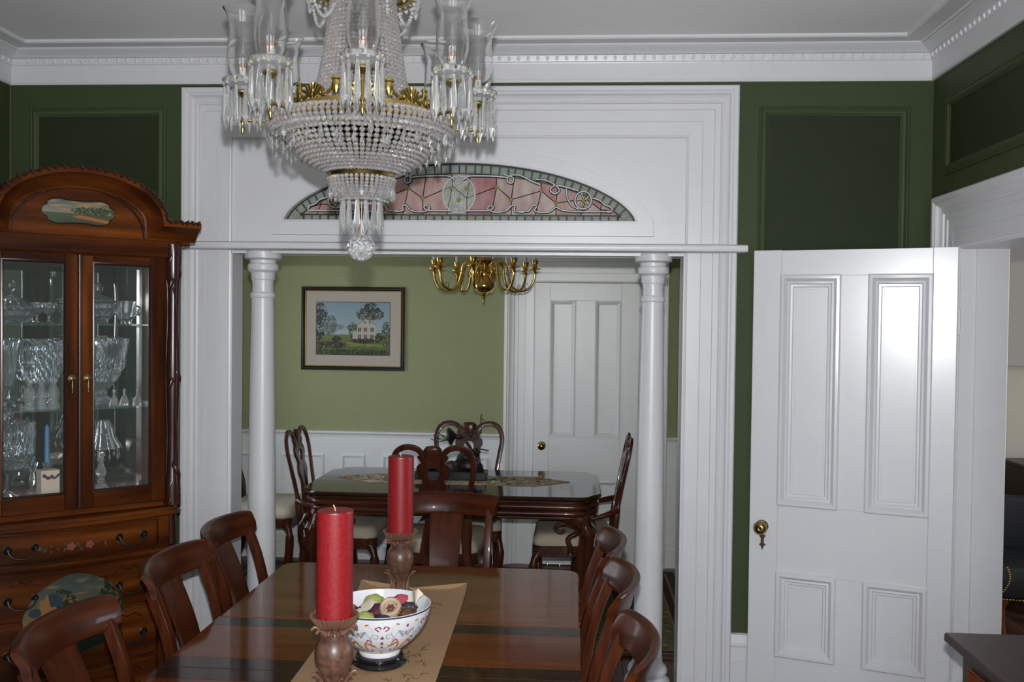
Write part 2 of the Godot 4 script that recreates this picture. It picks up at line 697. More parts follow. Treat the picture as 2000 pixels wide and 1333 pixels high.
	var fr := mat("frosted", lin(0.42, 0.46, 0.46), 0.35)
	fr.transparency = BaseMaterial3D.TRANSPARENCY_ALPHA
	fr.albedo_color.a = 0.25
	mat("apple_green", lin(0.33, 0.36, 0.09), 0.6)
	mat("wood_chip", lin(0.62, 0.55, 0.44), 0.85)
	mat("pod", lin(0.52, 0.37, 0.26), 0.8)
	mat("seed", lin(0.10, 0.045, 0.022), 0.7)
	mat("plum", lin(0.085, 0.014, 0.036), 0.75)
	mat("slate", lin(0.030, 0.036, 0.048), 0.75)
	mat("rose", lin(0.36, 0.035, 0.06), 0.7)
	mat("rust", lin(0.28, 0.10, 0.05), 0.75)
	mat("rose_paint", lin(0.17, 0.035, 0.02), 0.5)
	mat("plum_leaf", lin(0.030, 0.034, 0.012), 0.6)
	picture("landscape", toned(landscape(), 0.72), 0.35)
	picture("cabinet_scene", toned(cabinet_scene(), 0.8), 0.4)
	picture("village_scene", toned(village_scene(), 0.45), 0.4)
	picture("bowl_print", bowl_print(), 0.1)
	picture("tapestry", tapestry(), 0.95)
	picture("rug_print", rug_print(), 0.98)

# ---------------------------------------------------------------- painted and printed pictures
func new_image(w: int, h: int, c: Color) -> Image:
	var im := Image.create(w, h, false, Image.FORMAT_RGBA8)
	im.fill(c)
	return im

func toned(im: Image, k: float) -> Image:
	# all colours scaled down evenly
	for j in im.get_height():
		for i in im.get_width():
			var c := im.get_pixel(i, j).srgb_to_linear()
			im.set_pixel(i, j, Color(c.r * k, c.g * k, c.b * k).linear_to_srgb())
	return im

func dab(im: Image, x: float, y: float, rx: float, ry: float, c: Color, soft := 0.0, turn := 0.0) -> void:
	var R := maxf(rx, ry)
	var ct := cos(turn)
	var sn := sin(turn)
	for j in range(maxi(0, int(y - R)), mini(im.get_height(), int(y + R) + 2)):
		for i in range(maxi(0, int(x - R)), mini(im.get_width(), int(x + R) + 2)):
			var dx := i - x
			var dy := j - y
			var d := Vector2((dx * ct + dy * sn) / rx, (-dx * sn + dy * ct) / ry).length()
			if d < 1.0:
				im.set_pixel(i, j, c if soft <= 0.0 else im.get_pixel(i, j).lerp(c, clampf((1.0 - d) / soft, 0, 1)))

func stroke(im: Image, pts: Array, w: float, c: Color) -> void:
	var p := curve(pts, 10)
	for q in p:
		dab(im, q.x, q.y, w, w, c)

func sky_fill(im: Image, top: Color, low: Color, to_row: int) -> void:
	for j in to_row:
		var c := top.lerp(low, float(j) / to_row)
		im.fill_rect(Rect2i(0, j, im.get_width(), 1), c)

func foliage(im: Image, x: float, y: float, rx: float, ry: float, dark: Color, light: Color, n: int) -> void:
	for k in n:
		var a := rng.randf() * TAU
		var r := sqrt(rng.randf())
		var c := dark.lerp(light, rng.randf() * rng.randf())
		dab(im, x + cos(a) * r * rx, y + sin(a) * r * ry, rng.randf_range(3, 9), rng.randf_range(2, 5), c, 0.5, rng.randf() * 3)

func landscape() -> Image:
	# a white farmhouse by a lake under big trees
	var im := new_image(400, 280, lin(0.30, 0.40, 0.46))
	sky_fill(im, lin(0.28, 0.42, 0.50), lin(0.48, 0.55, 0.56), 170)
	for k in 30:
		dab(im, rng.randf_range(40, 220), rng.randf_range(120, 165), 22, 10, lin(0.20, 0.28, 0.28), 1.0)
	im.fill_rect(Rect2i(110, 148, 70, 24), lin(0.52, 0.60, 0.64))
	for j in range(172, 280):
		im.fill_rect(Rect2i(0, j, 400, 1), lin(0.20, 0.24, 0.06).lerp(lin(0.10, 0.13, 0.035), float(j - 172) / 108))
	for k in 24:
		dab(im, rng.randf_range(30, 390), rng.randf_range(205, 240), rng.randf_range(20, 50), 5, lin(0.34, 0.36, 0.08), 0.8)
	foliage(im, 75, 120, 34, 52, lin(0.08, 0.11, 0.08), lin(0.32, 0.38, 0.30), 160)
	foliage(im, 20, 60, 38, 60, lin(0.012, 0.016, 0.012), lin(0.16, 0.17, 0.12), 200)
	foliage(im, 14, 170, 26, 100, lin(0.008, 0.010, 0.009), lin(0.05, 0.05, 0.04), 190)
	foliage(im, 290, 62, 78, 34, lin(0.03, 0.035, 0.022), lin(0.20, 0.20, 0.11), 230)
	foliage(im, 300, 28, 40, 28, lin(0.03, 0.035, 0.022), lin(0.22, 0.21, 0.12), 120)
	foliage(im, 200, 150, 26, 44, lin(0.05, 0.07, 0.03), lin(0.20, 0.22, 0.12), 100)
	foliage(im, 380, 170, 24, 70, lin(0.04, 0.05, 0.03), lin(0.18, 0.20, 0.14), 110)
	var wall := lin(0.62, 0.58, 0.48)
	im.fill_rect(Rect2i(222, 122, 104, 74), wall)
	for j in 34:
		im.fill_rect(Rect2i(222 + (34 - j) * 52 / 34, 88 + j, 104 - (34 - j) * 104 / 34, 1), wall)
	for j in 38:
		im.fill_rect(Rect2i(218 + (38 - j) * 52 / 38, 85 + j, 5, 2), lin(0.34, 0.27, 0.18))
		im.fill_rect(Rect2i(274 + j * 52 / 38, 85 + j, 5, 2), lin(0.34, 0.27, 0.18))
	im.fill_rect(Rect2i(272, 76, 8, 14), lin(0.25, 0.10, 0.06))
	im.fill_rect(Rect2i(198, 154, 26, 42), lin(0.55, 0.54, 0.52))
	im.fill_rect(Rect2i(194, 150, 40, 5), lin(0.45, 0.42, 0.36))
	for y in [134, 172]:
		for x in [228, 260, 296]:
			im.fill_rect(Rect2i(x, y, 16, 22), lin(0.06, 0.07, 0.07))
			im.fill_rect(Rect2i(x + 5, y, 6, 22), lin(0.30, 0.30, 0.27))
	im.fill_rect(Rect2i(262, 102, 7, 10), lin(0.07, 0.07, 0.07))
	im.fill_rect(Rect2i(288, 102, 7, 10), lin(0.07, 0.07, 0.07))
	foliage(im, 255, 205, 66, 12, lin(0.02, 0.015, 0.012), lin(0.20, 0.08, 0.06), 120)
	foliage(im, 340, 190, 20, 26, lin(0.02, 0.03, 0.012), lin(0.12, 0.12, 0.07), 70)
	foliage(im, 110, 196, 24, 12, lin(0.015, 0.018, 0.012), lin(0.07, 0.07, 0.04), 60)
	foliage(im, 90, 226, 70, 18, lin(0.015, 0.012, 0.012), lin(0.18, 0.07, 0.06), 150)
	foliage(im, 200, 268, 220, 16, lin(0.010, 0.014, 0.008), lin(0.08, 0.10, 0.04), 260)
	return im

func cabinet_scene() -> Image:
	var im := new_image(256, 128, lin(0.12, 0.15, 0.14))
	sky_fill(im, lin(0.045, 0.085, 0.095), lin(0.26, 0.22, 0.13), 80)
	for k in 26:
		dab(im, rng.randf_range(0, 256), rng.randf_range(15, 60), 26, 7, lin(0.40, 0.22, 0.10), 1.0)
	for j in range(72, 128):
		im.fill_rect(Rect2i(0, j, 256, 1), lin(0.05, 0.075, 0.030).lerp(lin(0.018, 0.040, 0.022), float(j - 72) / 56))
	for k in 40:
		dab(im, 130 + k * 3, 84 + k * 0.5, 30, 7, lin(0.36, 0.105, 0.025), 0.8)
	foliage(im, 180, 58, 78, 16, lin(0.012, 0.026, 0.006), lin(0.10, 0.12, 0.02), 190)
	return im

func village_scene() -> Image:
	var im := new_image(256, 256, lin(0.09, 0.12, 0.10))
	sky_fill(im, lin(0.060, 0.085, 0.085), lin(0.30, 0.23, 0.08), 150)
	for k in 22:
		dab(im, rng.randf_range(60, 220), rng.randf_range(20, 90), rng.randf_range(14, 26), 6, lin(0.42, 0.24, 0.10), 1.0)
	for k in 26:
		dab(im, rng.randf_range(60, 230), rng.randf_range(30, 110), 30, 6, lin(0.10, 0.14, 0.13), 1.0)
	for j in range(150, 256):
		im.fill_rect(Rect2i(0, j, 256, 1), lin(0.20, 0.14, 0.035).lerp(lin(0.02, 0.045, 0.035), float(j - 150) / 106))
	foliage(im, 96, 110, 36, 66, lin(0.012, 0.020, 0.005), lin(0.07, 0.075, 0.015), 240)
	foliage(im, 226, 90, 34, 70, lin(0.012, 0.020, 0.005), lin(0.08, 0.08, 0.018), 200)
	var w := lin(0.50, 0.22, 0.045)
	im.fill_rect(Rect2i(18, 110, 26, 90), lin(0.44, 0.16, 0.03))
	im.fill_rect(Rect2i(42, 70, 40, 120), w)
	im.fill_rect(Rect2i(80, 100, 16, 90), lin(0.60, 0.36, 0.10))
	for j in 40:
		im.fill_rect(Rect2i(60 - j / 2, 54 + j, 8 + j / 2, 1), w)
		im.fill_rect(Rect2i(62 + j / 6, 54 + j, 24 + j / 4, 1), lin(0.035, 0.075, 0.085))
	dab(im, 31, 106, 15, 14, lin(0.03, 0.055, 0.075))
	for x in [84, 91]:
		im.fill_rect(Rect2i(x, 112, 3, 14), lin(0.08, 0.03, 0.01))
	im.fill_rect(Rect2i(80, 140, 34, 12), lin(0.03, 0.065, 0.075))
	im.fill_rect(Rect2i(84, 152, 28, 34), w)
	im.fill_rect(Rect2i(44, 166, 40, 12), lin(0.03, 0.065, 0.075))
	im.fill_rect(Rect2i(46, 178, 60, 30), lin(0.58, 0.34, 0.09))
	im.fill_rect(Rect2i(168, 104, 34, 18), lin(0.03, 0.065, 0.075))
	im.fill_rect(Rect2i(180, 94, 6, 12), w)
	im.fill_rect(Rect2i(170, 122, 40, 10), w)
	return im

func bowl_print() -> Image:
	# blue, plum and orange scrolls on white porcelain, repeated six times round
	var im := new_image(1024, 256, lin(0.70, 0.70, 0.72))
	var blue := lin(0.24, 0.33, 0.42)
	var plum := lin(0.24, 0.05, 0.10)
	var orange := lin(0.46, 0.15, 0.025)
	im.fill_rect(Rect2i(0, 0, 1024, 5), blue)
	im.fill_rect(Rect2i(0, 246, 1024, 4), plum)
	for r in 6:
		var x0 := r * 1024.0 / 6 + 85
		for s in [-1.0, 1.0]:
			stroke(im, [Vector2(x0 + s * 6, 190), Vector2(x0 + s * 40, 150), Vector2(x0 + s * 36, 105), Vector2(x0 + s * 16, 100), Vector2(x0 + s * 18, 122), Vector2(x0 + s * 30, 116)], 1.8, blue)
			stroke(im, [Vector2(x0 + s * 38, 130), Vector2(x0 + s * 56, 92), Vector2(x0 + s * 76, 92), Vector2(x0 + s * 78, 120)], 1.8, blue)
			for k in 5:
				dab(im, x0 + s * (60 + k * 4), 86 + k * 7, 7, 4, blue, 0.0, s * 0.6)
			stroke(im, [Vector2(x0 + s * 12, 78), Vector2(x0 + s * 22, 62), Vector2(x0 + s * 10, 52), Vector2(x0 + s * 5, 64)], 2.6, plum)
			stroke(im, [Vector2(x0, 205), Vector2(x0 + s * 24, 180), Vector2(x0 + s * 46, 150)], 1.8, blue)
			for k in 6:
				dab(im, x0 + s * (30 + k * 6), 168 - k * 4, 8, 3.4, orange, 0.0, s * (0.7 + k * 0.3))
				dab(im, x0 + s * (66 + k * 2), 150 + k * 12, 9, 4, orange, 0.0, s * (1.2 - k * 0.5))
			stroke(im, [Vector2(x0 + s * 40, 145), Vector2(x0 + s * 50, 128), Vector2(x0 + s * 58, 138)], 2.6, plum)
			dab(im, x0 + s * 44, 196, 6, 8, orange)
			dab(im, x0 + s * 56, 212, 8, 5, plum)
			dab(im, x0 + s * 50, 42, 8, 4, orange, 0.0, s * 0.5)
			stroke(im, [Vector2(x0 + s * 30, 100), Vector2(x0 + s * 34, 66), Vector2(x0 + s * 50, 44)], 1.2, blue)
		for y in [118, 150, 176]:
			dab(im, x0, y, 7, 6, plum)
			dab(im, x0, y - 8, 2.2, 5, plum)
		dab(im, x0, 222, 11, 6, orange)
		dab(im, x0 + 85, 60, 5, 9, plum)
		dab(im, x0 + 85, 100, 4, 12, orange)
	return im

func tapestry() -> Image:
	var im := new_image(512, 128, lin(0.42, 0.34, 0.22))
	var cols := [lin(0.06, 0.06, 0.05), lin(0.16, 0.11, 0.06), lin(0.60, 0.53, 0.38), lin(0.20, 0.16, 0.07), lin(0.30, 0.17, 0.09)]
	for k in 420:
		dab(im, rng.randf_range(0, 512), rng.randf_range(0, 128), rng.randf_range(4, 16), rng.randf_range(2, 5), cols[rng.randi() % 5], 0.0, rng.randf() * 3)
	im.fill_rect(Rect2i(0, 0, 512, 5), lin(0.50, 0.44, 0.30))
	im.fill_rect(Rect2i(0, 123, 512, 5), lin(0.50, 0.44, 0.30))
	return im

func rug_print() -> Image:
	var w := 512
	var h := 330
	var im := new_image(w, h, lin(0.15, 0.12, 0.055))
	var cols := [lin(0.21, 0.18, 0.09), lin(0.08, 0.075, 0.04), lin(0.17, 0.10, 0.05), lin(0.26, 0.22, 0.12), lin(0.07, 0.09, 0.055)]
	for k in 2600:
		dab(im, rng.randf_range(0, w), rng.randf_range(0, h), rng.randf_range(2, 6), rng.randf_range(1.5, 3), cols[rng.randi() % 5], 0.0, rng.randf() * 3)
	for band in [[0, 9, lin(0.05, 0.045, 0.03)], [9, 12, lin(0.22, 0.16, 0.09)], [12, 19, lin(0.045, 0.012, 0.010)], [19, 21, lin(0.22, 0.16, 0.09)], [58, 64, lin(0.07, 0.016, 0.016)], [64, 66, lin(0.24, 0.19, 0.11)]]:
		for k in range(band[0], band[1]):
			im.fill_rect(Rect2i(k, k, w - 2 * k, 1), band[2])
			im.fill_rect(Rect2i(k, h - 1 - k, w - 2 * k, 1), band[2])
			im.fill_rect(Rect2i(k, k, 1, h - 2 * k), band[2])
			im.fill_rect(Rect2i(w - 1 - k, k, 1, h - 2 * k), band[2])
	return im

# ---------------------------------------------------------------- the rooms
func wall_run(soup: PackedVector3Array, p0: Vector3, d: Vector3, out: Vector3, length: float, y0: float, y1: float, thick: float, holes: Array) -> void:
	var t := Transform3D(Basis(d, Vector3.UP, out), p0)
	var at := 0.0
	for h in holes:
		soup.append_array(moved(block(at, h[0], y0, y1, 0, thick), t))
		if h[2] > y0 + 0.01:
			soup.append_array(moved(block(h[0], h[1], y0, h[2], 0, thick), t))
		if h[3] < y1 - 0.01:
			soup.append_array(moved(block(h[0], h[1], h[3], y1, 0, thick), t))
		at = h[1]
	soup.append_array(moved(block(at, length, y0, y1, 0, thick), t))

const WALL_PANEL := [[0.0, 0.0], [0.0, 0.007], [0.006, 0.011], [0.011, 0.008], [0.014, 0.012], [0.024, 0.017], [0.033, 0.013], [0.037, 0.006], [0.041, 0.004], [0.041, 0.0]]
const CASING := [[0.0, 0.0], [0.0, 0.044], [0.006, 0.050], [0.020, 0.050], [0.028, 0.044], [0.034, 0.044], [0.042, 0.032], [0.052, 0.026], [0.060, 0.027], [0.066, 0.030], [0.072, 0.027], [0.075, 0.021], [0.098, 0.021], [0.101, 0.016], [0.148, 0.016], [0.150, 0.0135], [0.152, 0.016], [0.206, 0.015], [0.210, 0.017], [0.217, 0.014], [0.217, 0.0]]

func wall_panel(x0: float, x1: float, y0: float, y1: float, at: Vector3, turn: float) -> void:
	var o := trim(fin(mould(rect_path(x0, x1, y0, y1, 0), Vector3.BACK, WALL_PANEL, true)), M.dark_green, at, Vector3(0, turn, 0))
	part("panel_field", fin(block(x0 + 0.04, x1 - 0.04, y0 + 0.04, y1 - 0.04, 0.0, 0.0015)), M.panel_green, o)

func shell() -> void:
	# floor of narrow boards that run from the windows to the far wall
	var fl := base("floor")
	part("subfloor", fin(block(LEFT, RIGHT, -0.12, -0.021, FAR, REAR)), M.seam, fl)
	var nb := 46
	var bw := (RIGHT - LEFT) / nb
	for i in nb:
		var z := REAR
		while z > FAR + 0.01:
			var z2 := maxf(FAR, z - rng.randf_range(2.2, 3.6))
			if z2 - FAR < 0.7:
				z2 = FAR
			part("board", fin(block(0.0006, bw - 0.0006, -0.02, 0, z2 + 0.0008, z, 0.001)), M["floor_" + "abc"[rng.randi() % 3]], fl, Vector3(LEFT + i * bw, 0, 0))
			z = z2
	struct("ceiling", fin(block(LEFT, RIGHT, CEIL, CEIL + 0.12, FAR, REAR)), M.ceiling)
	# walls of the front room
	var wl := PackedVector3Array()
	wall_run(wl, v3(LEFT, 0, REAR), Vector3.FORWARD, Vector3.LEFT, REAR - FRONT, 0, CEIL, 0.15, [])
	struct("wall_left", fin(wl), M.dark_green)
	var wr := PackedVector3Array()
	wall_run(wr, v3(LEFT - 0.15, 0, REAR), Vector3.RIGHT, Vector3.BACK, RIGHT - LEFT + 0.3, 0, CEIL, 0.15, [[-1.75 - LEFT + 0.15, -0.65 - LEFT + 0.15, 0.5, 2.65], [0.0 - LEFT + 0.15, 1.10 - LEFT + 0.15, 0.5, 2.65]])
	struct("wall_rear", fin(wr), M.dark_green)
	var wd := PackedVector3Array()
	wall_run(wd, v3(RIGHT, 0, FRONT), Vector3.BACK, Vector3.RIGHT, REAR - FRONT, 0, CEIL, 0.155, [[-3.80 - FRONT, -2.95 - FRONT, 0.0, 2.07], [0.40 - FRONT, 1.50 - FRONT, 0.95, 2.65]])
	struct("wall_right", fin(wd), M.dark_green)
	# walls of the back room
	var fl_ := PackedVector3Array()
	wall_run(fl_, v3(LEFT, 0, BACK), Vector3.FORWARD, Vector3.LEFT, BACK - FAR, 0, CEIL, 0.15, [[BACK + 5.55 - 0.575, BACK + 5.55 + 0.575, 0.85, 2.3]])
	struct("wall_far_left", fin(fl_), M.sage)
	var fr := PackedVector3Array()
	wall_run(fr, v3(RIGHT, 0, FAR), Vector3.BACK, Vector3.RIGHT, BACK - FAR, 0, CEIL, 0.155, [])
	struct("wall_far_right", fin(fr), M.sage)
	struct("wall_far", fin(block(LEFT - 0.15, RIGHT + 0.15, 0, CEIL, FAR - 0.12, FAR)), M.sage)
	# cornice of the front room with its row of small carved eggs
	var prof := [[0.0, 0.0], [0.172, 0.0], [0.172, 0.010], [0.166, 0.015], [0.156, 0.011], [0.088, 0.009], [0.084, 0.016], [0.074, 0.014], [0.068, 0.020], [0.050, 0.029], [0.040, 0.036], [0.036, 0.040], [0.026, 0.042], [0.022, 0.064], [0.020, 0.068], [0.016, 0.070], [0.014, 0.076], [0.012, 0.138], [0.016, 0.146], [0.012, 0.155], [0.0, 0.155]]
	var cr := trim(fin(mould([v3(LEFT, CEIL, FRONT), v3(RIGHT, CEIL, FRONT), v3(RIGHT, CEIL, REAR), v3(LEFT, CEIL, REAR)], Vector3.DOWN, prof, true), 30.0), M.white)
	var egg := fin(lathe([[0.0, -0.011], [0.006, -0.008], [0.0088, 0.0], [0.007, 0.008], [0.0, 0.011]], 8, 0.7), 60.0)
	var n_eggs := 96
	for i in n_eggs:
		part("egg", egg, M.white, cr, v3(LEFT + 0.035 + (RIGHT - LEFT - 0.07) * (i + 0.5) / n_eggs, CEIL - 0.053, FRONT + 0.0225))
	for i in 60:
		part("egg", egg, M.white, cr, v3(RIGHT - 0.0225, CEIL - 0.053, FRONT + 0.05 + i * 0.0417))
	for i in 30:
		part("egg", egg, M.white, cr, v3(LEFT + 0.0225, CEIL - 0.053, FRONT + 0.05 + i * 0.0417))
	# plain cornice of the back room
	trim(fin(mould([v3(LEFT, CEIL, FAR), v3(RIGHT, CEIL, FAR), v3(RIGHT, CEIL, BACK), v3(LEFT, CEIL, BACK)], Vector3.DOWN, prof, true), 30.0), M.white)
	# painted panels on the green walls
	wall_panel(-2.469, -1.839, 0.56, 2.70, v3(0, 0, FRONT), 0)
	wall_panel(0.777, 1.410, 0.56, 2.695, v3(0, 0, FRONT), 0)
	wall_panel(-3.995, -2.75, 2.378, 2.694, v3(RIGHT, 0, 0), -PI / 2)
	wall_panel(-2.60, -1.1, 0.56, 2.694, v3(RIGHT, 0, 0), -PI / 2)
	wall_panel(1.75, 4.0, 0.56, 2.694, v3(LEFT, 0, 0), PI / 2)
	# baseboards
	var bb := [[0.0, 0.0], [0.0, 0.022], [0.30, 0.022], [0.302, 0.018], [0.36, 0.018], [0.364, 0.024], [0.385, 0.026], [0.398, 0.018], [0.412, 0.014], [0.416, 0.0]]
	var runs := [["baseboard_back", v3(0.683, 0, FRONT), v3(RIGHT, 0, FRONT), Vector3.BACK], ["baseboard_back_left", v3(LEFT, 0, FRONT), v3(-1.753, 0, FRONT), Vector3.BACK], ["baseboard_left", v3(LEFT, 0, REAR), v3(LEFT, 0, FRONT), Vector3.RIGHT], ["baseboard_right", v3(RIGHT, 0, -2.73), v3(RIGHT, 0, REAR), Vector3.LEFT]]
	for r in runs:
		var b := struct(r[0], fin(mould([r[1], r[2]], r[3], bb)), M.white)
		b.set_meta("kind", "structure")
	for i in WINDOWS.size() - 1:
		daylight_window(i + 2, WINDOWS[i])

func daylight_window(n: int, w: Dictionary) -> void:
	var o := base("window_%d" % n, w.at, w.turn)
	var hw: float = w.w / 2
	var h: float = w.h
	part("casing", fin(mould([v3(hw + 0.13, 0, 0), v3(hw + 0.13, h + 0.13, 0), v3(-hw - 0.13, h + 0.13, 0), v3(-hw - 0.13, 0, 0)], Vector3.BACK, [[0, 0], [0, 0.03], [0.03, 0.036], [0.05, 0.024], [0.12, 0.02], [0.13, 0.012], [0.13, 0]])), M.white, o)
	part("sill", fin(block(-hw - 0.16, hw + 0.16, -0.04, 0.0, -0.1, 0.06, 0.006)), M.white, o)
	for k in 2:
		var y0 := h / 2 * k
		var s := mould(rect_path(-hw, hw, y0, y0 + h / 2, -0.06 - 0.03 * k), Vector3.BACK, [[0, 0], [0, 0.03], [0.045, 0.03], [0.045, 0]], true)
		s.append_array(block(-0.012, 0.012, y0 + 0.04, y0 + h / 2 - 0.04, -0.055 - 0.03 * k, -0.035 - 0.03 * k))
		var f := part("sash", fin(s), M.white, o)
		for sx in [-1, 1]:
			part("pane", fin(block(minf(0.012 * sx, (hw - 0.045) * sx), maxf(0.012 * sx, (hw - 0.045) * sx), y0 + 0.045, y0 + h / 2 - 0.045, -0.046 - 0.03 * k, -0.044 - 0.03 * k, 0.0002)), M.window_pane, f)

# the wall between the rooms: opening, casing, header with the arched light, columns
func arch_y(x: float, hw: float, rise: float) -> float:
	return rise * pow(maxf(0.0, 1.0 - (x / hw) * (x / hw)), 0.62)

func arch_points(cx: float, hw: float, y: float, rise: float, n := 48) -> PackedVector2Array:
	# from the right foot over the top to the left foot
	var p := PackedVector2Array()
	for i in n + 1:
		var t := PI * i / n
		var x := hw * cos(t)
		p.append(Vector2(cx + x, y + arch_y(x, hw, rise)))
	return p

func dividing_wall() -> void:
	var x0 := -1.535
	var x1 := 0.470
	var wb := base("wall_back")
	for layer in [["front_face", M.dark_green, FRONT, FRONT - 0.06], ["rear_face", M.sage, FRONT - 0.06, BACK]]:
		var s := block(LEFT, x0, 0, CEIL, layer[3], layer[2])
		s.append_array(block(x1, RIGHT, 0, CEIL, layer[3], layer[2]))
		s.append_array(block(x0, x1, 2.62, CEIL, layer[3], layer[2]))
		part(layer[0], fin(s), layer[1], wb)
	# header of white boards, open for the arched window
	var poly := PackedVector2Array([Vector2(x1, 2.05), Vector2(x1, 2.62), Vector2(x0, 2.62), Vector2(x0, 2.05), Vector2(-1.303, 2.05)])
	var cxg := -0.5215
	var top := PackedVector2Array([Vector2(x1, 2.195), Vector2(x1, 2.62), Vector2(x0, 2.62), Vector2(x0, 2.195)])
	var ar := arch_points(cxg, 0.7815, 2.195, 0.262)
	for i in ar.size():
		top.append(ar[ar.size() - 1 - i])
	var hs := shifted(prism(top, 0.105), v3(0, 0, FRONT - 0.105))
	hs.append_array(block(x0, x1, 2.05, 2.195, FRONT - 0.105, FRONT))
	trim(fin(hs, 25.0), M.white)
	# casing all round, and the jambs
	trim(fin(mould([v3(0.687, 0, FRONT), v3(0.687, 2.778, FRONT), v3(-1.752, 2.778, FRONT), v3(-1.752, 0, FRONT)], Vector3.BACK, CASING), 25.0), M.white)
	var jam := block(x0 - 0.002, x0 + 0.006, 0, 2.05, BACK - 0.004, FRONT + 0.012, 0.002)
	jam.append_array(block(x1 - 0.006, x1 + 0.002, 0, 2.05, BACK - 0.004, FRONT + 0.012, 0.002))
	trim(fin(jam), M.white)
	trim(fin(mould([v3(0.60, 0, BACK), v3(0.60, 2.18, BACK), v3(-1.665, 2.18, BACK), v3(-1.665, 0, BACK)].duplicate(), Vector3.FORWARD, [[0, 0], [0, 0.02], [-0.13, 0.016], [-0.13, 0.0]]), 25.0), M.white)
	# the raised arched surround of the glass
	var outer := PackedVector2Array()
	var inner := PackedVector2Array()
	var n := 60
	for i in n + 1:
		var t := PI * i / n
		var xo := 0.842 * cos(t)
		outer.append(Vector2(-0.507 + xo, 2.133 + 0.05 + arch_y(xo, 0.842, 0.338)))
		var xi := 0.7815 * cos(t)
		inner.append(Vector2(cxg + xi, 2.195 + arch_y(xi, 0.7815, 0.262)))
	for i in range(1, 12):
		outer.append(Vector2(-0.507 - 0.842 + 1.684 * i / 12.0, 2.133))
		inner.append(Vector2(cxg - 0.7815 + 1.563 * i / 12.0, 2.195))
	outer[0].y = 2.133
	outer[n].y = 2.133
	var sur := trim(fin(shifted(frame_plate(outer, inner, 0.016, 0.005), v3(0, 0, FRONT)), 25.0), M.white)
	var loop := []
	for q in inner:
		loop.append(v3(q.x, q.y, FRONT + 0.012))
	loop.append(loop[0])
	part("bead_moulding", fin(tube(loop, [0.0062], 8)), M.white, sur)
	# the rail across the head of the opening
	var rail := []
	var sec := [[0.0, 0.0], [0.0, 0.062], [0.006, 0.072], [0.018, 0.076], [0.030, 0.072], [0.036, 0.060], [0.036, 0.0]]
	rail = [v3(-1.785, 2.062, FRONT), v3(0.727, 2.062, FRONT)]
	trim(fin(mould(rail, Vector3.BACK, sec)), M.white)
	# columns
	var shaft := fin(lathe([[0.0, 0.12], [0.098, 0.12], [0.102, 0.135], [0.102, 0.165], [0.096, 0.185], [0.084, 0.196], [0.080, 0.203], [0.086, 0.212], [0.088, 0.226], [0.082, 0.240], [0.072, 0.247], [0.066, 0.262], [0.0635, 0.30], [0.0625, 0.6], [0.0605, 0.95], [0.057, 1.3], [0.053, 1.6], [0.0492, 1.82], [0.049, 1.850], [0.053, 1.853], [0.0555, 1.860], [0.0555, 1.868], [0.052, 1.876], [0.046, 1.880], [0.0455, 1.915], [0.0475, 1.932], [0.051, 1.934], [0.054, 1.965], [0.058, 1.969], [0.067, 1.976], [0.069, 1.984], [0.069, 1.996], [0.066, 2.004], [0.058, 2.008], [0.058, 2.022], [0.074, 2.026], [0.082, 2.030], [0.082, 2.058], [0.078, 2.062], [0.0, 2.062]], 40), 32.0)
	var plinth := fin(block(-0.105, 0.105, 0, 0.12, -0.105, 0.105, 0.004))
	for k in 2:
		var col := thing("column", ["white painted wooden column at the left side of the opening, nearest the china cabinet", "white painted wooden column at the right side of the opening, behind the dining chairs"][k], "column", v3([-1.41, 0.340][k], 0, -4.205), 0.0, "columns of the opening")
		part("shaft", shaft, M.white, col)
		part("plinth", plinth, M.white, col)

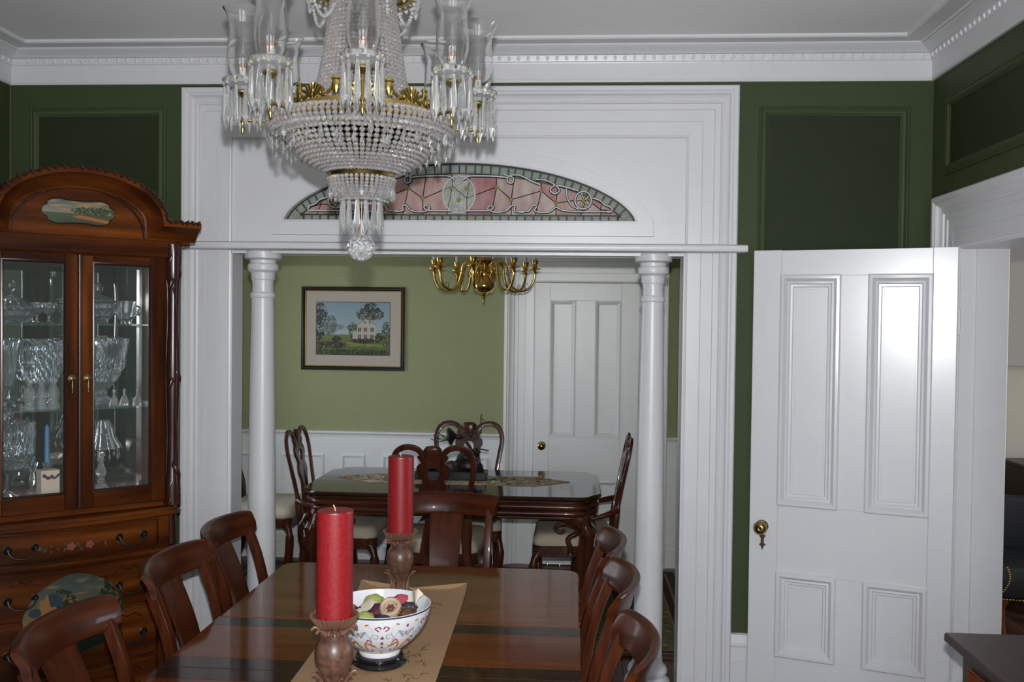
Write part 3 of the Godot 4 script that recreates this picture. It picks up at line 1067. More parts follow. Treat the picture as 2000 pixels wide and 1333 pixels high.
func far_wall() -> void:
	# white wainscot with small panels under a chair rail
	var rail := [[0.0, 0.0], [0.0, 0.012], [0.008, 0.016], [0.016, 0.016], [0.024, 0.030], [0.034, 0.036], [0.042, 0.030], [0.046, 0.0]]
	var bb := [[0.0, 0.0], [0.0, 0.02], [0.12, 0.02], [0.125, 0.026], [0.15, 0.024], [0.165, 0.008], [0.168, 0.0]]
	var small := [[0.0, 0.0], [0.0, 0.010], [0.006, 0.014], [0.014, 0.012], [0.020, 0.004], [0.026, 0.002], [0.026, 0.0]]
	for side in [[LEFT, -0.509, [[-2.50, -2.28], [-2.15, -1.83], [-1.70, -1.527], [-1.397, -1.224], [-1.094, -0.921], [-0.791, -0.618]]], [0.666, RIGHT, [[0.80, 0.97], [1.10, 1.27]]]]:
		var wn := trim(fin(block(side[0], side[1], 0, 0.90, FAR, FAR + 0.012)), M.far_white_brightened)
		for p in side[2]:
			part("panel_moulding", fin(mould(rect_path(p[0], p[1], 0.26, 0.768, FAR + 0.012), Vector3.BACK, small, true)), M.far_white_brightened, wn)
		trim(fin(mould([v3(side[0], 0.895, FAR), v3(side[1], 0.895, FAR)], Vector3.BACK, rail)), M.far_white_brightened)
		var b := struct("baseboard_far", fin(mould([v3(side[0], 0, FAR + 0.012), v3(side[1], 0, FAR + 0.012)], Vector3.BACK, bb)), M.far_white_brightened)
		b.set_meta("kind", "structure")
	# casing of the far door
	trim(fin(mould([v3(0.666, 0, FAR), v3(0.666, 2.262, FAR), v3(-0.509, 2.262, FAR), v3(-0.509, 0, FAR)], Vector3.BACK, CASING), 25.0), M.far_white_brightened)
	# the print in its black frame
	var pc := thing("framed_print", "framed print of a white farmhouse by a lake on the pale green wall", "picture", v3(-1.623, 1.692, FAR))
	part("frame", fin(mould(rect_path(-0.383, 0.383, -0.305, 0.305, 0), Vector3.BACK, [[0, 0], [0, 0.018], [0.006, 0.026], [0.018, 0.022], [0.024, 0.014], [0.028, 0.012], [0.028, 0.0]], true), 30.0), M.frame_black, pc)
	part("gold_slip", fin(mould(rect_path(-0.355, 0.355, -0.277, 0.277, 0), Vector3.BACK, [[0, 0], [0, 0.013], [0.005, 0.011], [0.006, 0.0]], true)), M.gold_slip, pc)
	part("mat_board", fin(block(-0.352, 0.352, -0.274, 0.274, 0, 0.005)), M.mat_board, pc)
	part("mat_line", fin(block(-0.276, 0.276, -0.196, 0.196, 0.005, 0.0056, 0.0002)), M.maroon_line, pc)
	part("print", flat_panel(0.544, 0.384), M.landscape, pc, v3(0, 0, 0.0062))

func flat_panel(w: float, h: float) -> ArrayMesh:
	var s := PackedVector3Array()
	var uv := PackedVector2Array()
	quad(s, v3(-w / 2, -h / 2, 0), v3(w / 2, -h / 2, 0), v3(w / 2, h / 2, 0), v3(-w / 2, h / 2, 0))
	for q in [Vector2(0, 1), Vector2(1, 1), Vector2(1, 0), Vector2(0, 1), Vector2(1, 0), Vector2(0, 0)]:
		uv.append(q)
	return fin(s, 38.0, uv, true)

# ---------------------------------------------------------------- doors
const DOOR_PANEL := [[-0.004, 0.0], [-0.004, 0.009], [0.002, 0.015], [0.013, 0.016], [0.020, 0.007], [0.025, 0.0], [0.033, 0.002], [0.038, -0.004], [0.046, -0.0045], [0.050, -0.010], [0.058, -0.010], [0.060, -0.016], [-0.004, -0.016]]

func leaf(o: Node3D, w: float, h: float, cols: Array, rows: Array, prof: Array, m: Material) -> void:
	# stiles and rails round the panels, both faces; x from 0 to w, the seen face at z = 0
	var xs := [0.0, cols[0][0], cols[0][1], cols[1][0], cols[1][1], w]
	part("stile", fin(block(xs[0], xs[1], 0.01, h, -0.04, 0, 0.002)), m, o)
	part("stile", fin(block(xs[4], xs[5], 0.01, h, -0.04, 0, 0.002)), m, o)
	var ys := [0.012, rows[0][0], rows[0][1], rows[1][0], rows[1][1], h - 0.002]
	for k in 3:
		part("rail", fin(block(xs[1] + 0.0003, xs[4] - 0.0003, ys[2 * k], ys[2 * k + 1], -0.04, -0.0006, 0.001)), m, o)
	for k in 2:
		part("mullion", fin(block(xs[2], xs[3], ys[2 * k + 1] + 0.0003, ys[2 * k + 2] - 0.0003, -0.04, -0.0005, 0.001)), m, o)
	for c in cols:
		for r in rows:
			var p := part("panel", fin(block(c[0], c[1], r[0], r[1], -0.024, -0.0115, 0.001)), m, o)
			part("panel_moulding", fin(mould(rect_path(c[0], c[1], r[0], r[1], 0), Vector3.BACK, prof, true), 28.0), m, p)

func doors() -> void:
	# the open four-panel door at the right
	var d := base("door_1", v3(0.753, 0, -4.080), deg_to_rad(-20.0))
	leaf(d, 0.785, 2.072, [[0.115, 0.350], [0.460, 0.695]], [[0.362, 0.715], [1.002, 1.965]], DOOR_PANEL, M.door_white)
	var k := part("knob", fin(moved(lathe([[0.0, 0.0], [0.026, 0.0], [0.027, 0.004], [0.018, 0.010], [0.011, 0.014], [0.011, 0.026], [0.020, 0.032], [0.0275, 0.042], [0.0285, 0.052], [0.024, 0.062], [0.014, 0.068], [0.006, 0.067], [0.0, 0.065]], 28), Transform3D(Basis(Vector3.RIGHT, PI / 2), Vector3.ZERO)), 40.0), M.antique_brass, d, v3(0.053, 0.905, 0.0))
	k.set_meta("label", "round brass door knob")
	var esc := PackedVector2Array([Vector2(0, 0.034), Vector2(0.006, 0.028), Vector2(0.014, 0.030), Vector2(0.010, 0.019), Vector2(0.006, 0.014), Vector2(0.007, -0.006), Vector2(0.015, -0.012), Vector2(0.007, -0.018), Vector2(0, -0.036), Vector2(-0.007, -0.018), Vector2(-0.015, -0.012), Vector2(-0.007, -0.006), Vector2(-0.006, 0.014), Vector2(-0.010, 0.019), Vector2(-0.014, 0.030), Vector2(-0.006, 0.028)])
	var e := part("keyhole_plate", fin(prism(esc, 0.004, 0.001)), M.plate_bronze, d, v3(0.055, 0.838, 0.0))
	e.set_meta("label", "small pointed dark metal keyhole plate")
	# frame of that doorway in the right wall
	trim(fin(mould([v3(-2.733, 0, 0), v3(-2.733, 2.287, 0), v3(-4.017, 2.287, 0), v3(-4.017, 0, 0)], Vector3.BACK, CASING), 25.0), M.white, v3(RIGHT, 0, 0), Vector3(0, -PI / 2, 0))
	var jam := block(RIGHT - 0.012, RIGHT + 0.167, 0, 2.07, -3.80 - 0.002, -3.792, 0.002)
	jam.append_array(block(RIGHT - 0.012, RIGHT + 0.167, 0, 2.07, -2.958, -2.948, 0.002))
	jam.append_array(block(RIGHT - 0.012, RIGHT + 0.167, 2.062, 2.072, -3.80, -2.95, 0.002))
	jam.append_array(block(RIGHT + 0.045, RIGHT + 0.167, 0, 2.07, -3.792, -3.780, 0.003))
	var jf := trim(fin(jam), M.white)
	for y in [1.78, 0.32]:
		part("hinge", fin(block(RIGHT + 0.004, RIGHT + 0.036, y - 0.05, y + 0.05, -3.7925, -3.790, 0.001)), M.white, jf)
		part("hinge_pin", fin(shifted(lathe([[0.0, -0.055], [0.005, -0.05], [0.005, 0.05], [0.0, 0.055]], 10), v3(RIGHT - 0.016, y, -3.79))), M.white, jf)
	# the closed door in the far wall
	var f := base("door_2", v3(-0.289, 0, FAR + 0.048), 0.0)
	var prof := [[0.0, 0.0], [0.0, 0.004], [0.008, 0.006], [0.020, 0.000], [0.030, -0.010], [0.032, -0.016], [0.0, -0.016]]
	leaf(f, 0.747, 2.04, [[0.109, 0.294], [0.430, 0.617]], [[0.22, 0.62], [0.932, 1.915]], prof, M.far_white_brightened)
	var kb := part("knob", fin(moved(lathe([[0.0, 0.0], [0.030, 0.0], [0.030, 0.004], [0.012, 0.012], [0.011, 0.028], [0.022, 0.036], [0.028, 0.046], [0.026, 0.058], [0.014, 0.066], [0.0, 0.067]], 24), Transform3D(Basis(Vector3.RIGHT, PI / 2), Vector3.ZERO)), 40.0), M.brass, f, v3(0.060, 0.867, 0.0))
	kb.set_meta("label", "polished brass door knob")

# ---------------------------------------------------------------- the arched leaded window
func clip_piece(a: PackedVector2Array, region: PackedVector2Array) -> Array:
	return Geometry2D.intersect_polygons(a, region)

func area_of(p: PackedVector2Array) -> float:
	var s := 0.0
	for i in p.size():
		s += p[i].cross(p[(i + 1) % p.size()])
	return absf(s) / 2

func stained_glass() -> void:
	var w := base("window_1", v3(-0.5215, 2.197, FRONT - 0.045))
	var hw := 0.7785
	var rise := 0.257
	var lead := PackedVector3Array()
	var zc := 0.004
	var bar := func(a: Vector2, b: Vector2, r: float) -> void:
		lead.append_array(tube([v3(a.x, a.y, zc), v3(b.x, b.y, zc)], [r], 6))
	# outline of the inner field
	var field := PackedVector2Array()
	var top_out := []
	var top_in := []
	var n := 240
	for i in n + 1:
		var t := PI * i / n
		var x := hw * cos(t)
		top_out.append(Vector2(x, arch_y(x, hw, rise)))
	var length := 0.0
	for i in n:
		length += top_out[i].distance_to(top_out[i + 1])
	# bevelled border panes along the arch
	var count := 46
	var step := length / count
	var marks := [0]
	var run := 0.0
	for i in n:
		run += top_out[i].distance_to(top_out[i + 1])
		if run >= step * marks.size() and marks.size() < count:
			marks.append(i + 1)
	marks.append(n)
	var inward := func(i: int) -> Vector2:
		var a: Vector2 = top_out[maxi(i - 1, 0)]
		var b: Vector2 = top_out[mini(i + 1, n)]
		var d := (b - a).normalized()
		return Vector2(-d.y, d.x)
	for k in count:
		var i0: int = marks[k]
		var i1: int = marks[k + 1]
		var p0: Vector2 = top_out[i0]
		var p1: Vector2 = top_out[i1]
		var q0: Vector2 = p0 + inward.call(i0) * 0.042
		var q1: Vector2 = p1 + inward.call(i1) * 0.042
		for q in [q0, q1]:
			q.y = maxf(q.y, 0.002)
		q0.y = maxf(q0.y, 0.004)
		q1.y = maxf(q1.y, 0.004)
		top_in.append(q0)
		if k == 0 or k == count - 1:
			continue
		var poly := inset(PackedVector2Array([p0, p1, q1, q0]), 0.0012)
		part("border_pane", fin(prism(poly, 0.009, 0.0065), 5.0), M.bevel_glass, w)
		bar.call(p0, q0, 0.0024)
	for i in range(1, n):
		if i % 6 == 0:
			bar.call(top_out[i - 6], top_out[i], 0.003)
	for i in range(2, top_in.size()):
		bar.call(top_in[i - 1], top_in[i], 0.0026)
	# straight row along the sill
	var nb := 38
	for k in nb:
		var x0 := -0.70 + 1.40 * k / nb
		var x1 := -0.70 + 1.40 * (k + 1) / nb
		part("border_pane", fin(prism(inset(PackedVector2Array([Vector2(x0, 0.002), Vector2(x1, 0.002), Vector2(x1, 0.031), Vector2(x0, 0.031)]), 0.001), 0.009, 0.0065), 5.0), M.bevel_glass, w)
		bar.call(Vector2(x0, 0.0), Vector2(x0, 0.031), 0.0024)
	for s in [-1.0, 1.0]:
		var cp := PackedVector2Array([Vector2(s * 0.701, 0.002), Vector2(s * 0.774, 0.002), Vector2(s * 0.757, 0.040), Vector2(s * 0.722, 0.052)])
		part("corner_pane", fin(prism(cp, 0.007, 0.004), 10.0), M.bevel_glass, w)
	bar.call(Vector2(-0.72, 0.032), Vector2(0.72, 0.032), 0.0026)
	bar.call(Vector2(-0.778, 0.0), Vector2(0.778, 0.0), 0.003)
	# the field of pink glass
	for q in top_in:
		if q.y > 0.034 and absf(q.x) < 0.72:
			field.append(q)
	field.append(Vector2(-0.715, 0.033))
	field.append(Vector2(0.715, 0.033))
	var grid := []
	var nx := 15
	for i in nx + 1:
		var x := -0.74 + 1.48 * i / nx
		var hi := arch_y(x, hw, rise) - 0.02
		var mid := lerpf(0.03, maxf(hi, 0.05), 0.5 + (0.13 if i % 2 else -0.13))
		grid.append([Vector2(x - 0.012, 0.0), Vector2(x + (0.02 if i % 2 else -0.014), mid), Vector2(x + 0.012, 0.30)])
	for i in nx:
		for j in 2:
			for piece in clip_piece(PackedVector2Array([grid[i][j], grid[i + 1][j], grid[i + 1][j + 1], grid[i][j + 1]]), field):
				if area_of(piece) < 0.00015:
					continue
				part("pink_pane", fin(prism(piece, 0.0035), 20.0), M["pink_%d" % [0, 1, 1, 0, 2][rng.randi() % 5]], w)
				for q in piece.size():
					bar.call(piece[q], piece[(q + 1) % piece.size()], 0.0019)
		if i > 1 and i < nx - 1 and absf(grid[i][1].x) > 0.09:
			var jw: Vector2 = grid[i][1]
			part("jewel", fin(shifted(lathe([[0.0, -0.0095], [0.0067, -0.0067], [0.0095, 0.0], [0.0067, 0.0067], [0.0, 0.0095]], 12), v3(jw.x, jw.y, 0.006)), 50.0), M.amber, w)
	# the round centre of rippled glass
	var disc := PackedVector2Array()
	for i in 28:
		disc.append(Vector2(0.072 * cos(TAU * i / 28), 0.122 + 0.082 * sin(TAU * i / 28)))
	part("centre_pane", fin(prism(disc, 0.0055)), M.rippled_glass, w)
	var rp := []
	for i in 29:
		rp.append(v3(disc[i % 28].x, disc[i % 28].y, 0.007))
	part("scroll_pane", fin(tube(rp, [0.0065], 6, 0.6)), M.ribbon_glass, w)
	for q in [Vector2(-0.034, 0.150), Vector2(0.034, 0.150), Vector2(0.0, 0.098)]:
		part("jewel", fin(shifted(lathe([[0.0, -0.0095], [0.0067, -0.0067], [0.0095, 0.0], [0.0067, 0.0067], [0.0, 0.0095]], 12), v3(q.x, q.y, 0.008)), 50.0), M.amber, w)
		bar.call(q, Vector2(0, 0.122), 0.0012)
	# ribbons of clear bevelled glass that wind along the field
	var rib := func(pts: Array, r: float) -> void:
		var c := []
		for q in curve(pts, 6):
			c.append(v3(q.x, q.y, 0.007))
		part("scroll_pane", fin(tube(c, [r * 1.6], 6, 0.45)), M.ribbon_glass, w)
		var edge := []
		for q in c:
			edge.append(q + v3(0, 0, -0.003))
		lead.append_array(tube(edge, [r * 1.6 + 0.0030], 6, 0.42))
	for s in [-1.0, 1.0]:
		rib.call([Vector2(s * 0.02, 0.186), Vector2(s * 0.04, 0.200), Vector2(s * 0.07, 0.204), Vector2(s * 0.16, 0.202), Vector2(s * 0.22, 0.196)], 0.008)
		rib.call([Vector2(s * 0.20, 0.210), Vector2(s * 0.24, 0.196), Vector2(s * 0.235, 0.172), Vector2(s * 0.215, 0.180), Vector2(s * 0.222, 0.204), Vector2(s * 0.27, 0.206), Vector2(s * 0.32, 0.182), Vector2(s * 0.36, 0.166)], 0.007)
		rib.call([Vector2(s * 0.34, 0.188), Vector2(s * 0.38, 0.186), Vector2(s * 0.42, 0.168), Vector2(s * 0.445, 0.142), Vector2(s * 0.425, 0.126), Vector2(s * 0.405, 0.142), Vector2(s * 0.425, 0.162), Vector2(s * 0.47, 0.156), Vector2(s * 0.53, 0.138)], 0.0072)
		rib.call([Vector2(s * 0.475, 0.150), Vector2(s * 0.48, 0.110), Vector2(s * 0.50, 0.075), Vector2(s * 0.53, 0.060)], 0.006)
		var rg := []
		for i in 15:
			rg.append(Vector2(s * (0.550 + 0.036 * cos(TAU * i / 14)), 0.098 + 0.038 * sin(TAU * i / 14)))
		rib.call(rg, 0.007)
		for i in 5:
			var a := TAU * i / 5
			rib.call([Vector2(s * 0.550, 0.098) + Vector2(cos(a), sin(a)) * 0.006, Vector2(s * 0.550, 0.098) + Vector2(cos(a + 0.5), sin(a + 0.5)) * 0.020, Vector2(s * 0.550, 0.098) + Vector2(cos(a + 0.6), sin(a + 0.6)) * 0.032], 0.005)
		part("jewel", fin(shifted(lathe([[0.0, -0.0095], [0.0067, -0.0067], [0.0095, 0.0], [0.0067, 0.0067], [0.0, 0.0095]], 12), v3(s * 0.55, 0.098, 0.012)), 50.0), M.amber, w)
		rib.call([Vector2(s * 0.590, 0.108), Vector2(s * 0.625, 0.096), Vector2(s * 0.645, 0.078), Vector2(s * 0.670, 0.068), Vector2(s * 0.676, 0.050), Vector2(s * 0.655, 0.046)], 0.0065)
		rib.call([Vector2(s * 0.03, 0.050), Vector2(s * 0.10, 0.050), Vector2(s * 0.14, 0.052), Vector2(s * 0.155, 0.066), Vector2(s * 0.140, 0.072), Vector2(s * 0.130, 0.058), Vector2(s * 0.16, 0.044), Vector2(s * 0.21, 0.050), Vector2(s * 0.235, 0.072), Vector2(s * 0.25, 0.070), Vector2(s * 0.25, 0.050), Vector2(s * 0.29, 0.044)], 0.0068)
		rib.call([Vector2(s * 0.27, 0.050), Vector2(s * 0.31, 0.050), Vector2(s * 0.33, 0.074), Vector2(s * 0.345, 0.070), Vector2(s * 0.34, 0.048), Vector2(s * 0.40, 0.046), Vector2(s * 0.43, 0.066), Vector2(s * 0.46, 0.054), Vector2(s * 0.52, 0.048), Vector2(s * 0.60, 0.048), Vector2(s * 0.67, 0.050)], 0.0068)
	part("lead_came", fin(lead), M.lead, w)

# ---------------------------------------------------------------- the china cabinet, set across the corner
var cab_t := Transform3D(Basis(Vector3.UP, deg_to_rad(42.0)), Vector3(-1.8675, 0, -3.459))

# a plate lying level: poly holds (x, z)
func slab(poly: PackedVector2Array, y0: float, y1: float, bevel := 0.0, under := 0.0) -> PackedVector3Array:
	var p := PackedVector2Array()
	for q in poly:
		p.append(Vector2(q.x, -q.y))
	return moved(prism(p, y1 - y0, bevel, under), Transform3D(Basis(Vector3.RIGHT, -PI / 2), v3(0, y0, 0)))

func bow(x: float) -> float:
	return 0.045 * (1.0 - (x / 0.36) * (x / 0.36))

func bow_poly(hw: float, grow: float, back: float, n := 16) -> PackedVector2Array:
	var p := PackedVector2Array([Vector2(-hw, back), Vector2(-hw, bow(-hw) + grow - 0.02)])
	for i in n + 1:
		var x := -hw + 0.02 + (2 * hw - 0.04) * i / n
		p.append(Vector2(x, bow(x) + grow))
	p.append(Vector2(hw, bow(hw) + grow - 0.02))
	p.append(Vector2(hw, back))
	return p

func plaque(poly: PackedVector2Array, z_of: Callable, rect: Rect2) -> ArrayMesh:
	# a thin painted field that follows the surface under it
	var s := PackedVector3Array()
	var uv := PackedVector2Array()
	var c := rect.get_center()
	var rings := 6
	for i in poly.size():
		var a := poly[i]
		var b := poly[(i + 1) % poly.size()]
		for k in rings:
			var f0 := float(k) / rings
			var f1 := float(k + 1) / rings
			var q := [c.lerp(a, f0), c.lerp(b, f0), c.lerp(b, f1), c.lerp(a, f1)]
			for j in [0, 1, 2, 0, 2, 3]:
				s.append(v3(q[j].x, q[j].y, z_of.call(q[j].x)))
				uv.append(Vector2((q[j].x - rect.position.x) / rect.size.x, 1.0 - (q[j].y - rect.position.y) / rect.size.y))
	return fin(s, 50.0, uv, true)

func bail_pull(parent: Node3D, x: float, y: float, grow: float) -> void:
	var z := bow(x) + grow
	var o := part("pull", fin(tube(curve([v3(-0.046, 0, 0.016), v3(-0.040, -0.018, 0.022), v3(-0.018, -0.032, 0.026), v3(0.018, -0.032, 0.026), v3(0.040, -0.018, 0.022), v3(0.046, 0, 0.016)], 4), [0.0035], 7)), M.iron, parent, v3(x, y, z))
	for s in [-1, 1]:
		part("rosette", fin(moved(lathe([[0.0, 0.0], [0.015, 0.0], [0.016, 0.003], [0.011, 0.006], [0.010, 0.012], [0.006, 0.018], [0.0, 0.019]], 14), Transform3D(Basis(Vector3.RIGHT, PI / 2), v3(0.046 * s, 0, 0)))), M.iron, o)

func cabinet() -> void:
	var c := thing("china_cabinet", "carved reddish wooden china cabinet with arched top, glass doors and painted drawers", "cabinet", cab_t.origin, deg_to_rad(42.0))
	# base
	part("base_carcass", fin(slab(bow_poly(0.355, 0.0, -0.40), 0.13, 0.972), 30.0), M.burl_x, c)
	var sk := PackedVector2Array()
	for i in 25:
		var x := -0.36 + 0.72 * i / 24.0
		sk.append(Vector2(x, 0.10 - 0.045 * absf(sin(x * 13.0)) - (0.05 if absf(x) > 0.31 else 0.0)))
	sk.append(Vector2(0.36, 0.15))
	sk.append(Vector2(-0.36, 0.15))
	part("skirt", fin(shifted(prism(sk, 0.03, 0.004), v3(0, 0, 0.005)), 30.0), M.burl_x, c)
	for sx in [-1, 1]:
		for sz in [0, 1]:
			part("foot", fin(tube(curve([v3(0.33 * sx, 0.14, -0.03 - 0.33 * sz), v3(0.35 * sx, 0.08, -0.01 - 0.33 * sz), v3(0.33 * sx, 0.03, 0.0 - 0.33 * sz), v3(0.345 * sx, 0.0, 0.015 - 0.33 * sz)], 4), [0.04, 0.04, 0.034, 0.026, 0.02, 0.022, 0.026], 10)), M.dark_carving, c)
	part("top_ledge", fin(slab(bow_poly(0.385, 0.030, -0.40), 0.972, 0.992, 0.006, 0.006), 40.0), M.burl_x, c)
	part("top_ledge", fin(slab(bow_poly(0.372, 0.016, -0.40), 0.992, 1.004, 0.004), 40.0), M.burl_x, c)
	part("waist_moulding", fin(slab(bow_poly(0.378, 0.024, -0.38), 0.826, 0.846, 0.007, 0.007), 40.0), M.burl_x, c)
	for sx in [-1, 1]:
		part("corner_post", fin(tube([v3(0.352 * sx, 0.15, -0.012), v3(0.352 * sx, 0.82, -0.012)], [0.021], 12)), M.dark_carving, c)
		part("corner_post", fin(tube([v3(0.352 * sx, 0.85, -0.012), v3(0.352 * sx, 0.97, -0.012)], [0.019], 12)), M.dark_carving, c)
	var rows := [[0.856, 0.962], [0.645, 0.815], [0.435, 0.632], [0.170, 0.422]]
	for r in rows.size():
		var d := part("drawer", fin(slab(bow_poly(0.300, 0.013, 0.0), rows[r][0], rows[r][1], 0.004, 0.004), 30.0), M.burl_x, c)
		var y: float = (rows[r][0] + rows[r][1]) / 2 + (0.006 if r == 0 else 0.0)
		for x in [-0.205, 0.178]:
			bail_pull(d, x, y, 0.014)
		if r > 0:
			for x in [-0.19, 0.165]:
				part("carved_scroll", fin(tube(curve([v3(x - 0.05, rows[r][1] - 0.040, bow(x - 0.05) + 0.014), v3(x - 0.03, rows[r][1] - 0.022, bow(x) + 0.015), v3(x, rows[r][1] - 0.030, bow(x) + 0.015), v3(x + 0.03, rows[r][1] - 0.022, bow(x) + 0.014), v3(x + 0.055, rows[r][1] - 0.040, bow(x + 0.05) + 0.014)], 5), [0.0025], 6)), M.dark_carving, d)
		if r == 0:
			var leafs := PackedVector3Array()
			for k in 2:
				var rose := PackedVector2Array()
				for q in 35:
					var ang := TAU * q / 35
					rose.append(Vector2(-0.040 + 0.066 * k, y - 0.012) + Vector2(cos(ang), sin(ang)) * (0.014 + 0.002 * cos(ang * 5)))
				part("painted_rose", plaque(rose, func(x: float) -> float: return bow(x) + 0.0140, Rect2(rose[17].x, y - 0.026, 0.03, 0.028)), M.rose_paint, d).set_meta("label", "small painted red rose")
			for k in 34:
				var px := rng.randf_range(-0.155, 0.150)
				var py := y - 0.012 + rng.randf_range(-0.024, 0.024) * (1.0 - absf(px) * 4.5)
				leafs.append_array(moved(lathe([[0.0, 0.0], [0.0055, 0.0002], [0.0, 0.001]], 6), Transform3D(Basis(Vector3.BACK, rng.randf() * 3) * Basis(Vector3.RIGHT, PI / 2) * Basis.from_scale(v3(1, 1, 0.6)), v3(px, py, bow(px) + 0.0132))))
			var pf := part("painted_leaves", fin(leafs), M.plum_leaf, d)
			pf.set_meta("label", "sprigs of painted dark green leaves")
			pf.set_meta("kind", "stuff")
	var oval := PackedVector2Array()
	for i in 40:
		var t := TAU * i / 40
		oval.append(Vector2(-0.025 + 0.172 * cos(t) * (1.0 + 0.03 * cos(6 * t)), 0.645 + 0.150 * sin(t) * (1.0 + 0.035 * sin(5 * t))))
	var pl := part("painted_scene", plaque(oval, func(x: float) -> float: return bow(x) + 0.0145, Rect2(-0.205, 0.49, 0.36, 0.31)), M.village_scene, c)
	pl.set_meta("label", "painted village with blue roofs across two drawers")
	# upper part: posts, glass sides, mirrored back, top and floor
	part("cabinet_floor", fin(block(-0.345, 0.345, 1.004, 1.058, -0.37, -0.012, 0.002)), M.burl_x, c)
	part("cabinet_top", fin(block(-0.345, 0.345, 1.978, 2.06, -0.37, -0.012, 0.002)), M.burl_x, c)
	part("mirror_back", fin(block(-0.335, 0.335, 1.058, 1.978, -0.368, -0.362, 0.0005)), M.mirror, c)
	part("back_board", fin(block(-0.345, 0.345, 1.004, 2.06, -0.385, -0.370, 0.001)), M.burl_y, c)
	for sx in [-1, 1]:
		for z in [-0.345, -0.045]:
			part("side_post", fin(block(0.345 * sx - 0.016, 0.345 * sx + 0.016, 1.004, 2.06, z - 0.022, z + 0.022, 0.002)), M.burl_y, c)
		part("side_pane", fin(block(0.345 * sx - 0.002, 0.345 * sx + 0.002, 1.058, 1.978, -0.325, -0.065, 0.0005)), M.cabinet_pane, c)
		# carved canted pilaster
		var pts := []
		var rad := []
		for i in 33:
			var t := i / 32.0
			pts.append(v3(0.352 * sx, 1.01 + 1.04 * t, 0.0))
			rad.append(0.025 + 0.003 * cos(t * TAU * 2.0) + (0.005 if t < 0.12 or t > 0.86 else 0.0))
		var pil := part("pilaster", fin(tube(pts, rad, 12), 50.0), M.dark_carving, c)
		for k in 9:
			var yy: float = [1.03, 1.06, 1.09, 1.14, 1.50, 1.53, 1.90, 1.95, 2.0][k]
			part("carved_leaf", fin(moved(lathe([[0.0, -0.035], [0.010, -0.015], [0.012, 0.010], [0.006, 0.030], [0.0, 0.038]], 8), Transform3D(Basis(Vector3.BACK, 0.35 * (1 if k % 2 else -1)), v3(0.352 * sx + 0.013 * (1 if k % 2 else -1), yy, 0.018))), 50.0), M.dark_carving, pil)
		part("carved_reed", fin(tube(curve([v3(0.345 * sx, 1.16, 0.02), v3(0.362 * sx, 1.28, 0.022), v3(0.345 * sx, 1.46, 0.02)], 5), [0.004, 0.007, 0.004], 6)), M.dark_carving, pil)
		part("carved_reed", fin(tube(curve([v3(0.345 * sx, 1.56, 0.02), v3(0.362 * sx, 1.72, 0.022), v3(0.345 * sx, 1.88, 0.02)], 5), [0.004, 0.007, 0.004], 6)), M.dark_carving, pil)
	for y in [1.405, 1.730]:
		part("glass_shelf", fin(block(-0.330, 0.330, y - 0.006, y, -0.358, -0.045, 0.001)), M.shelf_glass, c)
	# doors
	for sx in [-1, 1]:
		var inn := 0.004
		var out := 0.322
		var d := part("door", fin(block(minf(inn * sx, 0.050 * sx), maxf(inn * sx, 0.050 * sx), 1.030, 1.992, -0.012, 0.012, 0.004)), M.burl_y, c)
		part("door_stile", fin(block(minf(0.262 * sx, out * sx), maxf(0.262 * sx, out * sx), 1.030, 1.992, -0.012, 0.012, 0.004)), M.burl_y, d)
		part("door_rail", fin(block(minf(0.050 * sx, 0.262 * sx), maxf(0.050 * sx, 0.262 * sx), 1.030, 1.093, -0.012, 0.011, 0.003)), M.burl_x, d)
		part("door_rail", fin(block(minf(0.050 * sx, 0.262 * sx), maxf(0.050 * sx, 0.262 * sx), 1.961, 1.992, -0.012, 0.011, 0.003)), M.burl_x, d)
		part("door_bead", fin(mould(rect_path(minf(0.046 * sx, 0.266 * sx), maxf(0.046 * sx, 0.266 * sx), 1.089, 1.965, 0.011), Vector3.BACK, [[0, 0], [0, 0.003], [0.004, 0.004], [0.010, -0.006], [0.010, -0.010], [0, -0.01]], true)), M.dark_carving, d)
		part("door_pane", fin(block(minf(0.052 * sx, 0.260 * sx), maxf(0.052 * sx, 0.260 * sx), 1.094, 1.960, -0.004, 0.0, 0.0005)), M.cabinet_pane, d)
		var pu := part("door_pull", fin(moved(lathe([[0.0, 0.0], [0.014, 0.0], [0.015, 0.003], [0.008, 0.007], [0.0, 0.010]], 14), Transform3D(Basis(Vector3.RIGHT, PI / 2), v3(0.028 * sx, 1.525, 0.012)))), M.old_brass, d)
		part("drop", fin(shifted(lathe([[0.0, 0.0], [0.002, -0.002], [0.003, -0.014], [0.0055, -0.030], [0.003, -0.044], [0.0045, -0.050], [0.0, -0.058]], 10), v3(0.028 * sx, 1.522, 0.022))), M.old_brass, pu)
	part("centre_strip", fin(tube([v3(0, 1.035, 0.012), v3(0, 1.990, 0.012)], [0.009], 10)), M.dark_carving, c)
	# frieze, tympanum and arched cornice
	part("frieze", fin(block(-0.365, 0.365, 1.996, 2.062, -0.38, 0.016, 0.004)), M.burl_x, c)
	var arc := []
	var tymp := PackedVector2Array()
	for i in 33:
		var t := PI * i / 32
		arc.append(v3(0.300 * cos(t), 2.128 + 0.178 * sin(t), 0.02))
		tymp.append(Vector2(0.285 * cos(t), 2.062 + 0.20 * sin(t)))
	part("tympanum", fin(shifted(prism(tymp, 0.39), v3(0, 0, -0.38)), 25.0), M.burl_x, c)
	var path := [v3(0.432, 2.128, 0.02)]
	path.append_array(arc)
	path.append(v3(-0.432, 2.128, 0.02))
	var prof := [[-0.008, -0.39], [-0.008, 0.062], [0.0, 0.072], [0.016, 0.070], [0.020, 0.058], [0.032, 0.040], [0.046, 0.018], [0.056, 0.010], [0.060, 0.004], [0.068, 0.002], [0.068, -0.39]]
